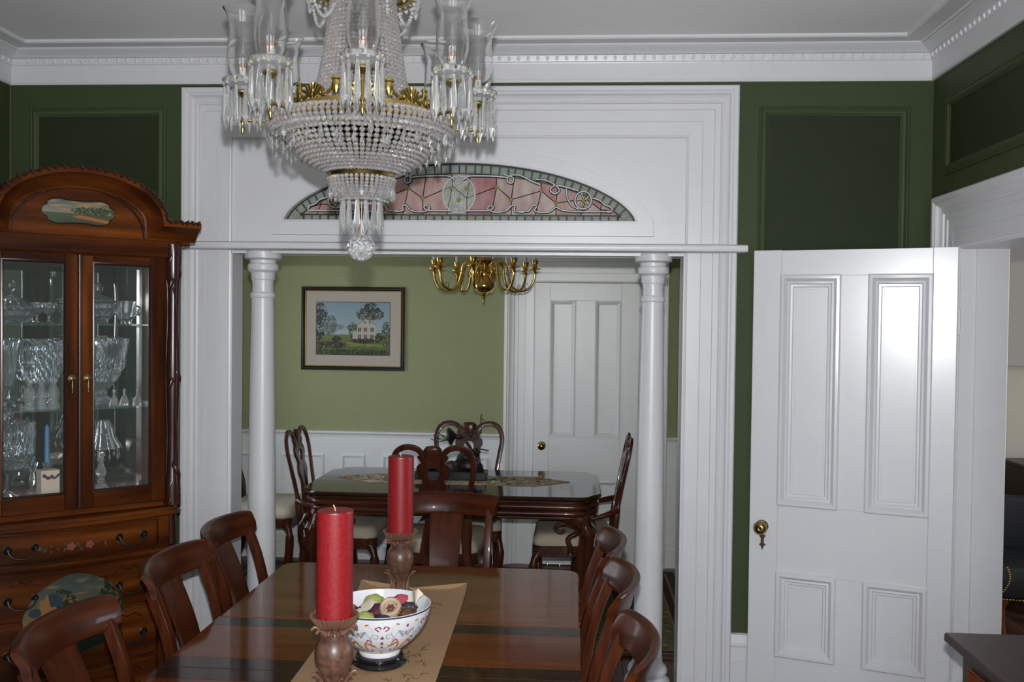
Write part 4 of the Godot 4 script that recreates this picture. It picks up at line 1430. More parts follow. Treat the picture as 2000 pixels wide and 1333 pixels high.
	part("cornice", fin(mould(path, Vector3.BACK, prof), 35.0), M.burl_x, c)
	for sx in [-1, 1]:
		# the bed moulding under the cornice's ends
		part("cornice_return", fin(block(minf(0.365 * sx, 0.410 * sx), maxf(0.365 * sx, 0.410 * sx), 2.044, 2.066, -0.37, 0.030, 0.008)), M.burl_z, c)
	var lumps := PackedVector3Array()
	for i in path.size() - 1:
		var a: Vector3 = path[i]
		var b: Vector3 = path[i + 1]
		var k := maxi(1, int(a.distance_to(b) / 0.019))
		for j in k:
			var q := a.lerp(b, (j + 0.5) / k) + v3(0, 0.004, 0.070)
			lumps.append_array(moved(lathe([[0.0, -0.013], [0.007, -0.006], [0.0075, 0.004], [0.0, 0.013]], 7), Transform3D(Basis(Vector3.BACK, 0.6 * (1 if (i + j) % 2 else -1)), q)))
	part("carved_edge", fin(lumps, 50.0), M.dark_carving, c)
	var inner := []
	for i in 33:
		var t := PI * i / 32
		inner.append(v3(0.235 * cos(t), 2.066 + 0.178 * sin(t), 0.011))
	part("inner_bead", fin(tube(inner, [0.005], 6)), M.dark_carving, c)
	var cart := PackedVector2Array()
	for i in 48:
		var t := TAU * i / 48
		var f := 1.0 + 0.06 * cos(8 * t)
		var qx := signf(cos(t)) * pow(absf(cos(t)), 0.6)
		var qy := signf(sin(t)) * pow(absf(sin(t)), 0.6)
		cart.append(Vector2(-0.005 + 0.122 * qx * f, 2.150 + 0.046 * qy * (1.0 + 0.10 * cos(6 * t))))
	var sc := part("painted_scene", plaque(cart, func(_x: float) -> float: return 0.0125, Rect2(-0.135, 2.095, 0.26, 0.112)), M.cabinet_scene, c)
	sc.set_meta("label", "painted landscape with trees on the arched top")
	var rim := []
	for i in 49:
		rim.append(v3(cart[i % 48].x, cart[i % 48].y, 0.012))
	part("gilt_rim", fin(tube(rim, [0.0028], 5)), M.old_brass, c)

func in_cab(x: float, y: float, z: float) -> Vector3:
	return cab_t * v3(x, y, z)

# glass with a cut pattern: the radius ripples round and up the wall
func cut(prof: Array, seg: int, amp: float, waves: int, twist: float, inner := []) -> PackedVector3Array:
	var rings := []
	var all: Array = prof.duplicate()
	for i in all.size():
		var a := PackedVector3Array()
		for j in seg:
			var t := TAU * j / seg
			var r: float = maxf(0.00001, all[i][0] * (1.0 + amp * cos(waves * t) * cos(all[i][1] * twist)))
			a.append(v3(r * cos(t), all[i][1], r * sin(t)))
		rings.append(a)
	for i in inner.size():
		rings.append(ring(maxf(0.00001, inner[i][0]), inner[i][1], seg))
	return loft(rings, true, true)

func dense(prof: Array, n: int) -> Array:
	var pts := []
	for q in prof:
		pts.append(Vector2(q[0], q[1]))
	var out := []
	for q in curve(pts, n):
		out.append([maxf(q.x, 0.0), q.y])
	return out

func cabinet_contents() -> void:
	var cg: Material = M.cut_glass
	# top shelf
	var a := thing("covered_dish", "cut glass covered dish with pointed finial on the top left cabinet shelf", "dish", in_cab(-0.195, 1.7305, -0.17))
	part("bowl", fin(cut(dense([[0.0, 0.0], [0.04, 0.001], [0.06, 0.012], [0.074, 0.03], [0.078, 0.048]], 4), 32, 0.03, 16, 160.0, [[0.070, 0.048], [0.06, 0.03], [0.03, 0.012], [0.0, 0.010]]), 14.0), cg, a)
	part("lid", fin(cut(dense([[0.080, 0.050], [0.070, 0.068], [0.045, 0.088], [0.018, 0.104], [0.008, 0.112]], 4), 32, 0.03, 16, 160.0, [[0.004, 0.108], [0.04, 0.082], [0.066, 0.064], [0.072, 0.050]]), 14.0), cg, a)
	part("finial", fin(lathe([[0.0, 0.110], [0.007, 0.113], [0.005, 0.122], [0.013, 0.136], [0.014, 0.146], [0.0, 0.170]], 8), 12.0), cg, a)
	var b := thing("covered_bowl", "clear covered bowl with knobbed lid on the top right cabinet shelf", "bowl", in_cab(0.105, 1.7305, -0.14))
	part("bowl", fin(cut(dense([[0.0, 0.0], [0.045, 0.0], [0.028, 0.012], [0.05, 0.03], [0.070, 0.060], [0.068, 0.080]], 4), 24, 0.03, 12, 90.0, [[0.062, 0.080], [0.062, 0.06], [0.04, 0.034], [0.0, 0.026]]), 14.0), cg, b)
	part("lid", fin(cut(dense([[0.070, 0.082], [0.055, 0.098], [0.02, 0.112], [0.010, 0.118]], 4), 24, 0.03, 12, 90.0, [[0.006, 0.114], [0.05, 0.094], [0.064, 0.082]]), 14.0), cg, b)
	part("knob", fin(lathe([[0.0, 0.116], [0.010, 0.118], [0.018, 0.132], [0.018, 0.146], [0.010, 0.160], [0.0, 0.162]], 8), 12.0), cg, b)
	var cup := thing("glass_cup", "round clear glass cup at the right end of the top cabinet shelf", "cup", in_cab(0.215, 1.7305, -0.15))
	part("bowl", fin(lathe([[0.0, 0.0], [0.026, 0.0], [0.020, 0.010], [0.034, 0.024], [0.040, 0.050], [0.036, 0.092], [0.034, 0.092], [0.037, 0.050], [0.030, 0.028], [0.0, 0.016]], 20), 35.0), cg, cup)
	part("handle", fin(tube(curve([v3(0.036, 0.075, 0), v3(0.056, 0.066, 0), v3(0.056, 0.044, 0), v3(0.038, 0.036, 0)], 4), [0.004], 7)), cg, cup)
	var c2: Node3D = copy(cup, "second clear glass cup behind the covered bowl on the top shelf", in_cab(0.155, 1.7305, -0.27), 0.7, "glass_cup")
	for k in 2:
		solo("cordial_glass", fin(cut(dense([[0.0, 0.0], [0.028, 0.0], [0.006, 0.008], [0.005, 0.030], [0.018, 0.040], [0.028, 0.062], [0.030, 0.080]], 3), 16, 0.03, 8, 150.0, [[0.027, 0.080], [0.024, 0.06], [0.0, 0.044]]), 14.0), cg, ["small cut glass on the top left shelf, left of the pair", "small cut glass on the top left shelf, nearest the middle stile"][k], "glass", in_cab(-0.115 + 0.055 * k, 1.7305, -0.15 - 0.06 * k))
	# middle shelf
	var v := thing("tall_vase", "tall clear glass vase with flared rim on the middle left shelf", "vase", in_cab(-0.225, 1.4055, -0.17))
	part("vase_body", fin(cut(dense([[0.0, 0.0], [0.046, 0.0], [0.042, 0.02], [0.024, 0.034], [0.026, 0.06], [0.040, 0.10], [0.048, 0.16], [0.056, 0.22], [0.072, 0.262]], 4), 24, 0.03, 8, 12.0, [[0.067, 0.262], [0.050, 0.21], [0.042, 0.15], [0.030, 0.09], [0.0, 0.06]]), 16.0), cg, v)
	solo("cut_bowl", fin(cut(dense([[0.0, 0.0], [0.055, 0.0], [0.045, 0.012], [0.028, 0.03], [0.034, 0.06], [0.064, 0.12], [0.084, 0.19], [0.094, 0.26]], 5), 40, 0.035, 20, 150.0, [[0.088, 0.26], [0.072, 0.17], [0.045, 0.09], [0.0, 0.05]]), 12.0), cg, "deep diamond cut glass bowl behind figurines on the middle left shelf", "bowl", in_cab(-0.070, 1.4055, -0.262))
	solo("footed_bowl", fin(cut(dense([[0.0, 0.0], [0.060, 0.0], [0.050, 0.014], [0.022, 0.035], [0.026, 0.060], [0.066, 0.11], [0.092, 0.18], [0.104, 0.27]], 5), 44, 0.035, 22, 150.0, [[0.097, 0.268], [0.080, 0.17], [0.050, 0.095], [0.0, 0.062]]), 12.0), cg, "large footed cut glass bowl with scalloped rim on the middle right shelf", "bowl", in_cab(0.134, 1.4055, -0.20))
	for k in 3:
		solo("crystal_bell", fin(cut([[0.0, 0.0], [0.020, 0.0], [0.017, 0.014], [0.011, 0.032], [0.006, 0.040], [0.004, 0.052], [0.007, 0.060], [0.0, 0.068]], 10, 0.05, 5, 0.0), 12.0), M.crystal, ["small crystal bell in front of the large footed bowl", "small crystal bell at the middle of the middle right shelf", "small crystal bell at the right end of the middle shelf"][k], "bell", in_cab(0.155 + 0.045 * k, 1.4055, -0.10 - 0.02 * (k % 2)))
	for k in 3:
		var f := solo("glass_figurine", fin(cut(dense([[0.0, 0.0], [0.022, 0.0], [0.016, 0.02], [0.020, 0.05], [0.014, 0.072], [0.008, 0.082], [0.013, 0.098], [0.0, 0.112]], 3), 12, 0.10, 3, 40.0 + 20 * k), 30.0), M.frosted, ["frosted glass figurine beside the tall vase", "frosted glass figurine in the middle of the middle left shelf", "frosted glass figurine nearest the middle stile on the left shelf"][k], "figurine", in_cab(-0.150 + 0.045 * k, 1.4055, -0.10 - 0.015 * k))
		f.scale = Vector3.ONE * (1.0 + 0.1 * ((k + 1) % 2))
	# bottom
	var bb := thing("beaded_bowl", "footed glass bowl covered in sparkling beads, bottom left of the cabinet", "bowl", in_cab(-0.215, 1.0585, -0.15))
	part("stem", fin(lathe([[0.0, 0.0], [0.060, 0.0], [0.056, 0.006], [0.020, 0.028], [0.006, 0.046], [0.006, 0.09], [0.012, 0.104], [0.0, 0.108]], 12), 14.0), cg, bb)
	part("bowl", fin(cut(dense([[0.0, 0.104], [0.05, 0.112], [0.080, 0.135], [0.092, 0.18], [0.094, 0.30]], 6), 48, 0.04, 24, 210.0, [[0.088, 0.30], [0.086, 0.18], [0.06, 0.13], [0.0, 0.116]]), 10.0), cg, bb)
	for k in 2:
		var h := thing("candlestick", ["blue candle in a glass stick, nearer the beaded bowl", "blue candle in a glass stick, nearer the door stile"][k], "candlestick", in_cab(-0.115 + 0.045 * k, 1.0585, -0.22 + 0.03 * k), 0.0, "blue candles in the cabinet")
		part("holder", fin(cut([[0.0, 0.0], [0.030, 0.0], [0.024, 0.012], [0.008, 0.03], [0.012, 0.06], [0.007, 0.09], [0.016, 0.11], [0.020, 0.13], [0.0, 0.132]], 10, 0.04, 5, 30.0), 14.0), cg, h)
		part("candle", fin(lathe([[0.0, 0.128], [0.010, 0.128], [0.008, 0.265], [0.0, 0.28]], 12)), M.blue_wax, h)
	var cb := thing("gift_box", "small cream box with dark ribbon on the cabinet floor", "box", in_cab(-0.085, 1.0585, -0.10), deg_to_rad(50))
	part("box_body", fin(block(-0.034, 0.034, 0, 0.115, -0.028, 0.028, 0.003)), M.cream, cb)
	part("ribbon", fin(tube(curve([v3(-0.03, 0.10, 0.03), v3(-0.008, 0.085, 0.034), v3(0, 0.096, 0.036), v3(0.010, 0.084, 0.034), v3(0.03, 0.098, 0.03)], 4), [0.004, 0.007, 0.004, 0.007, 0.004], 7)), M.plum, cb)
	var lp := thing("crystal_lamp", "small crystal table lamp with pleated glass shade and hanging drops", "lamp", in_cab(0.115, 1.0585, -0.13))
	part("lamp_base", fin(cut([[0.0, 0.0], [0.048, 0.0], [0.044, 0.008], [0.024, 0.03], [0.012, 0.044], [0.016, 0.05], [0.010, 0.058], [0.019, 0.076], [0.017, 0.092], [0.009, 0.12], [0.014, 0.13], [0.008, 0.142], [0.017, 0.152], [0.008, 0.166], [0.0, 0.17]], 10, 0.03, 5, 0.0), 14.0), M.crystal, lp)
	part("lamp_shade", fin(cut(dense([[0.076, 0.180], [0.070, 0.192], [0.052, 0.225], [0.042, 0.262], [0.028, 0.29]], 4), 32, 0.05, 16, 0.0, [[0.022, 0.286], [0.038, 0.26], [0.047, 0.224], [0.066, 0.192], [0.072, 0.18]]), 14.0), cg, lp)
	for k in 10:
		var t := TAU * k / 10
		part("drop", fin(lathe([[0.0, 0.0], [0.003, -0.004], [0.0, -0.009], [0.005, -0.03], [0.0, -0.046]], 6), 12.0), M.crystal, lp, v3(0.066 * cos(t), 0.178, 0.066 * sin(t)))
	solo("nut_dish", fin(cut([[0.0, 0.0], [0.024, 0.0], [0.036, 0.012], [0.042, 0.026], [0.038, 0.026], [0.030, 0.012], [0.0, 0.006]], 20, 0.05, 10, 0.0), 14.0), cg, "small low glass dish beside the crystal lamp", "dish", in_cab(0.215, 1.0585, -0.13))

# ---------------------------------------------------------------- the front dining table and its chairs
func front_table() -> void:
	var t := thing("dining_table", "long polished mahogany dining table with leaves and dark cross bands", "table", v3(-0.573, 0, -2.62))
	var hw := 0.603
	var y0 := 0.732
	var y1 := 0.760
	# local z runs towards the camera; the far end is at -1.19, the near end at 1.19
	for e in [-1, 1]:
		var p := PackedVector2Array()
		var r := 0.075
		p.append(Vector2(-hw, 0.46 * e))
		for i in 7:
			var a := PI / 2 * i / 6
			p.append(Vector2(-hw + r - r * cos(a), e * (1.19 - r + r * sin(a))))
		for i in 7:
			var a := PI / 2 * i / 6
			p.append(Vector2(hw - r + r * sin(a), e * (1.19 - r + r * cos(a))))
		p.append(Vector2(hw, 0.46 * e))
		part("table_end", fin(slab(p, y0, y1, 0.006, 0.008), 30.0), M.table_far, t)
	for k in 2:
		var a := -0.4595 + 0.46 * k
		for q in [["cross_band", a, a + 0.085, M.table_band], ["leaf", a + 0.085, a + 0.374, M.table_leaf], ["cross_band", a + 0.374, a + 0.459, M.table_band]]:
			part(q[0], fin(block(-hw, hw, y0, y1, q[1], q[2], 0.0012)), q[3], t)
	for s in [-1, 1]:
		part("apron", fin(block(s * 0.52 - 0.011, s * 0.52 + 0.011, 0.652, 0.732, -1.08, 1.08, 0.003)), M.cherry_z, t)
		part("apron", fin(block(-0.53, 0.53, 0.652, 0.732, s * 1.09 - 0.011, s * 1.09 + 0.011, 0.003)), M.cherry_x, t)
		var ped := part("pedestal", fin(lathe([[0.0, 0.18], [0.055, 0.18], [0.075, 0.22], [0.080, 0.27], [0.050, 0.32], [0.042, 0.36], [0.062, 0.42], [0.070, 0.50], [0.050, 0.58], [0.058, 0.62], [0.090, 0.64], [0.090, 0.66], [0.0, 0.66]], 24)), M.cherry_y, t, v3(0, 0, s * 0.62))
		for k in 4:
			var a := PI / 4 + PI / 2 * k
			part("pedestal_leg", fin(tube(curve([v3(0.04 * cos(a), 0.24, 0.04 * sin(a)), v3(0.20 * cos(a), 0.20, 0.20 * sin(a)), v3(0.33 * cos(a), 0.08, 0.33 * sin(a)), v3(0.42 * cos(a), 0.02, 0.42 * sin(a))], 5), [0.034, 0.030, 0.026, 0.020], 10)), M.cherry_y, ped)

func sabre_chair() -> Node3D:
	var c := thing("dining_chair", "", "chair", Vector3.ZERO, 0.0, "dining chairs at the long table")
	# the sitter faces +z
	var seat := PackedVector2Array()
	for q in rounded(0.5, 0.5, 0.10, 4):
		seat.append(Vector2(q.x * (0.45 + 0.05 * (q.y + 0.5)), q.y * 0.43 + 0.01))
	part("seat_cushion", fin(slab(seat, 0.455, 0.492, 0.02), 50.0), M.cushion, c)
	var fr := PackedVector2Array()
	for q in rounded(0.5, 0.5, 0.06, 4):
		fr.append(Vector2(q.x * (0.455 + 0.05 * (q.y + 0.5)), q.y * 0.44 + 0.01))
	part("seat_frame", fin(slab(fr, 0.40, 0.456, 0.004, 0.004), 40.0), M.mahogany_x, c)
	for s in [-1, 1]:
		part("front_leg", fin(tube(curve([v3(0.20 * s, 0.41, 0.19), v3(0.203 * s, 0.25, 0.21), v3(0.21 * s, 0.10, 0.235), v3(0.216 * s, 0.0, 0.27)], 4), [0.024, 0.022, 0.018, 0.016], 10, 1.0, Vector3.RIGHT, true)), M.mahogany_y, c)
		part("rear_stile", fin(tube(curve([v3(0.185 * s, 0.0, -0.33), v3(0.19 * s, 0.18, -0.255), v3(0.195 * s, 0.42, -0.205), v3(0.198 * s, 0.60, -0.205), v3(0.200 * s, 0.75, -0.235), v3(0.203 * s, 0.885, -0.285)], 5), [0.018, 0.019, 0.021, 0.020, 0.019, 0.018], 10, 1.0, Vector3.RIGHT, true), 50.0), M.mahogany_y, c)
	# curved top rail, thick and rolled over
	var rings := []
	var n := 20
	for i in n + 1:
		var u := -1.0 + 2.0 * i / n
		var x := 0.236 * u
		var z := -0.335 + 0.066 * u * u
		var hh := 0.050 - 0.004 * u * u - (0.006 if absf(u) > 0.97 else 0.0)
		var th := 0.0155 - (0.004 if absf(u) > 0.97 else 0.0)
		var a := PackedVector3Array()
		var d := Vector2(0.243, 0.132 * u).normalized()
		for k in 14:
			var t := TAU * k / 14
			var cy := signf(sin(t)) * pow(absf(sin(t)), 0.45)
			var cz := signf(cos(t)) * pow(absf(cos(t)), 0.6)
			var dy := cy * hh
			var off := cz * th + (-0.018 * maxf(0.0, cy)) - 0.008 * cy
			a.append(v3(x - d.y * off, 0.905 + dy, z + d.x * off))
		rings.append(a)
	part("top_rail", fin(loft(rings, true, true), 50.0), M.mahogany_x, c)
	# vase splat, wide at the top
	rings = []
	for i in 13:
		var t := i / 12.0
		var y := 0.45 + 0.42 * t
		var hw := 0.044 + 0.014 * sin(t * PI * 0.9) * (1 - t) + 0.036 * pow(t, 1.2)
		var z := -0.212 - 0.012 * sin(t * PI) * -1.0 - 0.112 * pow(t, 1.6)
		var a := PackedVector3Array()
		for q in [[-1, -1], [0, -1], [1, -1], [1, 1], [0, 1], [-1, 1]]:
			a.append(v3(hw * q[0], y, z + 0.006 * q[1] - (0.005 if q[0] == 0 else 0.0)))
		rings.append(a)
	part("splat", fin(loft(rings, true, true), 40.0), M.mahogany_y, c)
	return c

func front_chairs() -> void:
	var proto := sabre_chair()
	# z of the chair, side (-1 left, 1 right), x of the seat's middle, turn
	var spots := [
		[v3(-1.070, 0, -3.66), PI / 2, "dining chair on the left side nearest the opening, beside the white column"],
		[v3(-1.055, 0, -3.13), PI / 2, "middle dining chair of the left side, in front of the white casing"],
		[v3(-1.050, 0, -2.43), PI / 2, "nearest dining chair of the left side, in front of the painted drawers"],
		[v3(-0.165, 0, -3.55), -PI / 2, "dining chair on the right side farthest from the camera"],
		[v3(-0.150, 0, -3.05), -PI / 2, "middle dining chair of the right side of the long table"],
		[v3(-0.140, 0, -2.45), -PI / 2, "nearest dining chair of the right side, in front of the right column"],
		[v3(-0.585, 0, -4.055), 0.0, "dining chair at the far end of the long table, facing the camera"],
	]
	for i in spots.size():
		var s: Array = spots[i]
		if i == 0:
			proto.position = s[0]
			proto.rotation.y = s[1]
			proto.set_meta("label", s[2])
		else:
			copy(proto, s[2], s[0], s[1], "dining_chair")

# ---------------------------------------------------------------- what stands on the table
func candle_holder(label: String, at: Vector3) -> Node3D:
	var h := thing("candle_holder", label, "candle holder", at, 0.3, "carved candle holders")
	part("body", fin(lathe([[0.0, 0.0], [0.036, 0.0], [0.037, 0.006], [0.029, 0.022], [0.025, 0.05], [0.030, 0.075], [0.040, 0.098], [0.049, 0.122], [0.0505, 0.140], [0.046, 0.160], [0.034, 0.178], [0.025, 0.186], [0.024, 0.196], [0.030, 0.206], [0.0, 0.210]], 32), 45.0), M.carved_stone, h)
	part("dish", fin(lathe([[0.0, 0.203], [0.030, 0.204], [0.046, 0.214], [0.057, 0.230], [0.060, 0.236], [0.054, 0.236], [0.050, 0.229], [0.0, 0.228]], 36), 40.0), M.carved_leaf, h)
	for i in 30:
		var t := TAU * i / 30
		part("flute", fin(tube([v3(0.040 * cos(t), 0.208, 0.040 * sin(t)), v3(0.053 * cos(t), 0.222, 0.053 * sin(t)), v3(0.061 * cos(t), 0.237, 0.061 * sin(t))], [0.0022, 0.0034, 0.0030], 6)), M.carved_leaf, h)
	for i in 10:
		var t := TAU * i / 10
		var d := v3(cos(t), 0, sin(t))
		part("leaf", fin(tube(curve([d * 0.024 + v3(0, 0.188, 0), d * 0.038 + v3(0, 0.200, 0), d * 0.050 + v3(0, 0.205, 0), d * 0.058 + v3(0, 0.198, 0)], 3), [0.005, 0.008, 0.007, 0.004], 7)), M.carved_leaf, h)
		part("leaf", fin(tube(curve([d * 0.030 + v3(0, 0.02, 0), d * 0.030 + v3(0, 0.055, 0), d * 0.044 + v3(0, 0.082, 0), d * 0.056 + v3(0, 0.086, 0)], 3), [0.007, 0.007, 0.006, 0.003], 7)), M.carved_leaf, h)
		part("bead", fin(shifted(lathe([[0.0, -0.006], [0.006, 0.0], [0.0, 0.006]], 8), d * 0.030 + v3(0, 0.184, 0)), 60.0), M.carved_stone, h)
	return h

func table_setting() -> void:
	# runner of coarse brown cloth with curled far corners
	var rings := []
	var nz := 40
	for i in nz + 1:
		var v := float(i) / nz
		var z := lerpf(-3.470, -1.75, v)
		var row := PackedVector3Array()
		for side in 2:
			for j in 13:
				var u := float(j if side == 0 else 12 - j) / 12.0
				var x := lerpf(-0.782, -0.386, u) + 0.030 * v
				var corner := pow(absf(2 * u - 1), 5) * exp(-v * 32.0)
				var dip := 0.020 * exp(-v * 60.0) * (1.0 - pow(absf(2 * u - 1), 2))
				var y := 0.7612 + 0.026 * corner + 0.0012 * sin(z * 23.0 + u * 5.0) * sin(u * 9.0) * sin(u * 9.0)
				row.append(v3(x, y + (0.0022 if side == 0 else 0.0), z + dip))
		rings.append(row)
	var rn := thing("table_runner", "brown burlap table runner with curled corners along the long table", "runner")
	part("cloth", fin(loft(rings, true, true), 50.0), M.burlap, rn)
	var em := PackedVector3Array()
	for k in 46:
		var far := k < 26
		var c := v3(rng.randf_range(-0.60, -0.47), 0.7645, rng.randf_range(-3.33, -3.12)) if far else v3(rng.randf_range(-0.50, -0.40), 0.7645, rng.randf_range(-2.90, -2.55))
		var a := rng.randf() * TAU
		em.append_array(tube(curve([c, c + v3(cos(a), 0, sin(a)) * 0.012, c + v3(cos(a + 0.8), 0, sin(a + 0.8)) * 0.026], 3), [0.0016], 5))
	part("embroidery", fin(em), M.thread, rn)
	# candles
	var far_at := v3(-0.618, 0.7650, -3.365)
	var near_at := v3(-0.607, 0.7650, -2.385)
	candle_holder("carved brown candle holder farther from the camera, in front of the end chair", far_at)
	candle_holder("carved brown candle holder nearer the camera, beside the porcelain bowl", near_at)
	for k in 2:
		var cd := thing("pillar_candle", ["tall dark red pillar candle on the farther holder", "tall red pillar candle on the nearer holder"][k], "candle", [far_at, near_at][k] + v3(0, 0.2285, 0), 0.0, "red pillar candles")
		part("wax", fin(lathe([[0.0, 0.0], [0.0455, 0.0], [0.0465, 0.003], [0.0465, 0.272], [0.0455, 0.276], [0.043, 0.2765], [0.040, 0.274], [0.0, 0.273]], 48), 40.0), M.red_wax, cd)
		part("wax_top", fin(lathe([[0.0, 0.2732], [0.040, 0.2742], [0.0425, 0.2768], [0.0, 0.2752]], 40)), M.wax_top, cd)
		part("wick", fin(tube([v3(0, 0.273, 0), v3(-0.001, 0.281, 0), v3(-0.005, 0.290, 0.001)], [0.0016], 6)), M.wick, cd)
	# porcelain bowl on its black stand
	var bc := v3(-0.553, 0.7650, -2.70)
	solo("bowl_stand", fin(lathe([[0.0, 0.0], [0.074, 0.0], [0.078, 0.004], [0.074, 0.010], [0.066, 0.014], [0.070, 0.020], [0.069, 0.026], [0.060, 0.030], [0.0, 0.030]], 40), 40.0), M.black_lacquer, "round black lacquered stand under the porcelain bowl", "stand", bc)
	var bw := thing("porcelain_bowl", "white porcelain bowl painted with blue, plum and orange scrolls, full of potpourri", "bowl", bc + v3(0, 0.0302, 0), 0.25)
	var pr := lathe_uv([[0.147, 0.140], [0.1455, 0.128], [0.141, 0.112], [0.134, 0.094], [0.124, 0.075], [0.110, 0.056], [0.092, 0.038], [0.074, 0.024], [0.062, 0.015]], 64)
	part("painted_wall", fin(pr[0], 60.0, pr[1]), M.bowl_print, bw)
	part("foot", fin(lathe([[0.0, 0.0], [0.058, 0.0], [0.060, 0.004], [0.061, 0.015], [0.0, 0.015]], 48), 40.0), M.porcelain, bw)
	part("inside", fin(open_lathe([[0.1468, 0.140], [0.147, 0.1425], [0.1445, 0.1435], [0.142, 0.141], [0.136, 0.112], [0.118, 0.072], [0.088, 0.038], [0.056, 0.022], [0.0, 0.020]], 56), 60.0), M.porcelain, bw)
	part("rim_line", fin(open_lathe([[0.1474, 0.1380], [0.1478, 0.1405], [0.1474, 0.1425]], 56), 60.0), M.slate, bw)
	var heap := bc + v3(0, 0.030, 0)
	var lump := func(seed_: int, rx: float, ry: float, rz: float, rough: float) -> ArrayMesh:
		var f := FastNoiseLite.new()
		f.seed = seed_
		f.frequency = 1.3
		var rg := []
		for i in 9:
			var th := PI * i / 8
			var a := PackedVector3Array()
			for j in 12:
				var t := TAU * j / 12
				var d := v3(sin(th) * cos(t), -cos(th), sin(th) * sin(t))
				var k := 1.0 + rough * f.get_noise_3dv(d)
				a.append(v3(d.x * rx, d.y * ry, d.z * rz) * k)
			rg.append(a)
		return fin(loft(rg), 60.0)
	# the bed of petals under the larger pieces
	var bed := solo("petal_heap", fin(lathe([[0.0, 0.060], [0.090, 0.060], [0.118, 0.088], [0.112, 0.098], [0.05, 0.108], [0.0, 0.110]], 28), 60.0), M.plum, "bed of dark plum petals filling the porcelain bowl", "petals", heap)
	bed.set_meta("kind", "stuff")
	var items := [
		["dried_fruit", M.apple_green, v3(-0.030, 0.120, 0.070), v3(0.030, 0.021, 0.024), 0.25, "yellow green dried fruit at the front of the bowl", "fruit"],
		["dried_fruit", M.apple_green, v3(-0.035, 0.128, -0.075), v3(0.033, 0.022, 0.026), 0.25, "dull green dried fruit at the back of the bowl", "fruit"],
		["dried_fruit", M.rust, v3(-0.088, 0.120, -0.005), v3(0.024, 0.018, 0.022), 0.3, "rust brown dried fruit half hidden by the nearer candle", "fruit"],
		["dried_bloom", M.slate, v3(-0.072, 0.116, 0.068), v3(0.036, 0.020, 0.030), 0.5, "slate blue dried bloom beside the nearer candle", "bloom"],
		["dried_bloom", M.slate, v3(0.020, 0.114, 0.062), v3(0.024, 0.018, 0.022), 0.5, "small slate blue dried bloom between fruit and pine cone", "bloom"],
		["dried_bloom", M.plum, v3(-0.005, 0.122, -0.004), v3(0.030, 0.020, 0.030), 0.5, "plum coloured dried bloom in the middle of the bowl", "bloom"],
		["dried_bloom", M.plum, v3(-0.050, 0.120, 0.012), v3(0.030, 0.020, 0.026), 0.5, "plum coloured dried bloom near the white chip", "bloom"],
		["dried_petal", M.rose, v3(0.048, 0.132, -0.074), v3(0.026, 0.020, 0.016), 0.4, "bright rose red petal at the back of the bowl", "petal"],
		["dried_bloom", M.slate, v3(0.080, 0.126, -0.030), v3(0.024, 0.018, 0.022), 0.5, "slate blue dried bloom below the pale chip at the right", "bloom"],
		["dried_bloom", M.plum_leaf, v3(0.040, 0.120, -0.030), v3(0.026, 0.018, 0.022), 0.5, "dark olive dried bloom behind the pale pod", "bloom"],
	]
	for i in items.size():
		var q: Array = items[i]
		solo(q[0], lump.call(i + 3, q[3].x, q[3].y, q[3].z, q[4]), q[1], q[5], q[6], heap + q[2] - v3(0, 0.004, 0), Vector3(0, i * 0.9, 0), "potpourri in the porcelain bowl")
	for k in 2:
		var rg := []
		for i in 8:
			var t := -1.0 + 2.0 * i / 7
			var a := PackedVector3Array()
			var wv := 0.020 * (1.0 - t * t) + 0.004
			for j in 8:
				var b := TAU * j / 8
				a.append(v3(t * 0.034, 0.010 * sin(t * 3.0) + 0.003 * sin(b), wv * cos(b) + 0.006 * sin(t * 6.0)))
			rg.append(a)
		solo("bark_chip", fin(loft(rg, true, true), 40.0), M.wood_chip, ["pale curled bark chip lying across the plum petals", "pale upright bark chip at the right rim of the bowl"][k], "chip", heap + [v3(-0.035, 0.141, 0.030), v3(0.092, 0.148, -0.052)][k], [Vector3(0.2, 0.5, 0.15), Vector3(1.1, 0.3, 0.9)][k], "potpourri in the porcelain bowl")
	var pod := thing("seed_pod", "pale round wooden pod with a dark seeded opening in the bowl", "pod", heap + v3(0.034, 0.130, 0.014), 0.0, "potpourri in the porcelain bowl")
	pod.rotation = Vector3(0.75, 0.1, 0.1)
	part("shell", fin(lathe([[0.0, -0.024], [0.022, -0.020], [0.033, 0.0], [0.031, 0.016], [0.025, 0.022], [0.019, 0.018], [0.016, 0.004], [0.0, 0.002]], 20), 45.0), M.pod, pod)
	for k in 7:
		part("seed", fin(shifted(lathe([[0.0, -0.005], [0.0048, 0.0], [0.0, 0.006]], 7), v3(0.009 * cos(k * 1.05), 0.007, 0.009 * sin(k * 1.05)) if k < 6 else v3(0, 0.009, 0)), 50.0), M.seed, pod)
	var cone := thing("pine_cone", "small brown pine cone at the right side of the bowl", "pine cone", heap + v3(0.086, 0.122, 0.034), 0.0, "potpourri in the porcelain bowl")
	part("core", fin(lathe([[0.0, -0.02], [0.016, -0.012], [0.020, 0.0], [0.012, 0.014], [0.0, 0.020]], 12), 50.0), M.seed, cone)
	for k in 40:
		var t := k * 2.39996
		var h := -0.014 + 0.034 * k / 40.0
		var r := 0.025 * sqrt(maxf(0.05, 1.0 - pow(h / 0.026, 2)))
		part("scale", fin(moved(lathe([[0.0, -0.004], [0.0050, 0.0], [0.0, 0.004]], 6), Transform3D(Basis(), v3(r * cos(t), h, r * sin(t)))), 20.0), M.seed if k % 3 else M.rust, cone)

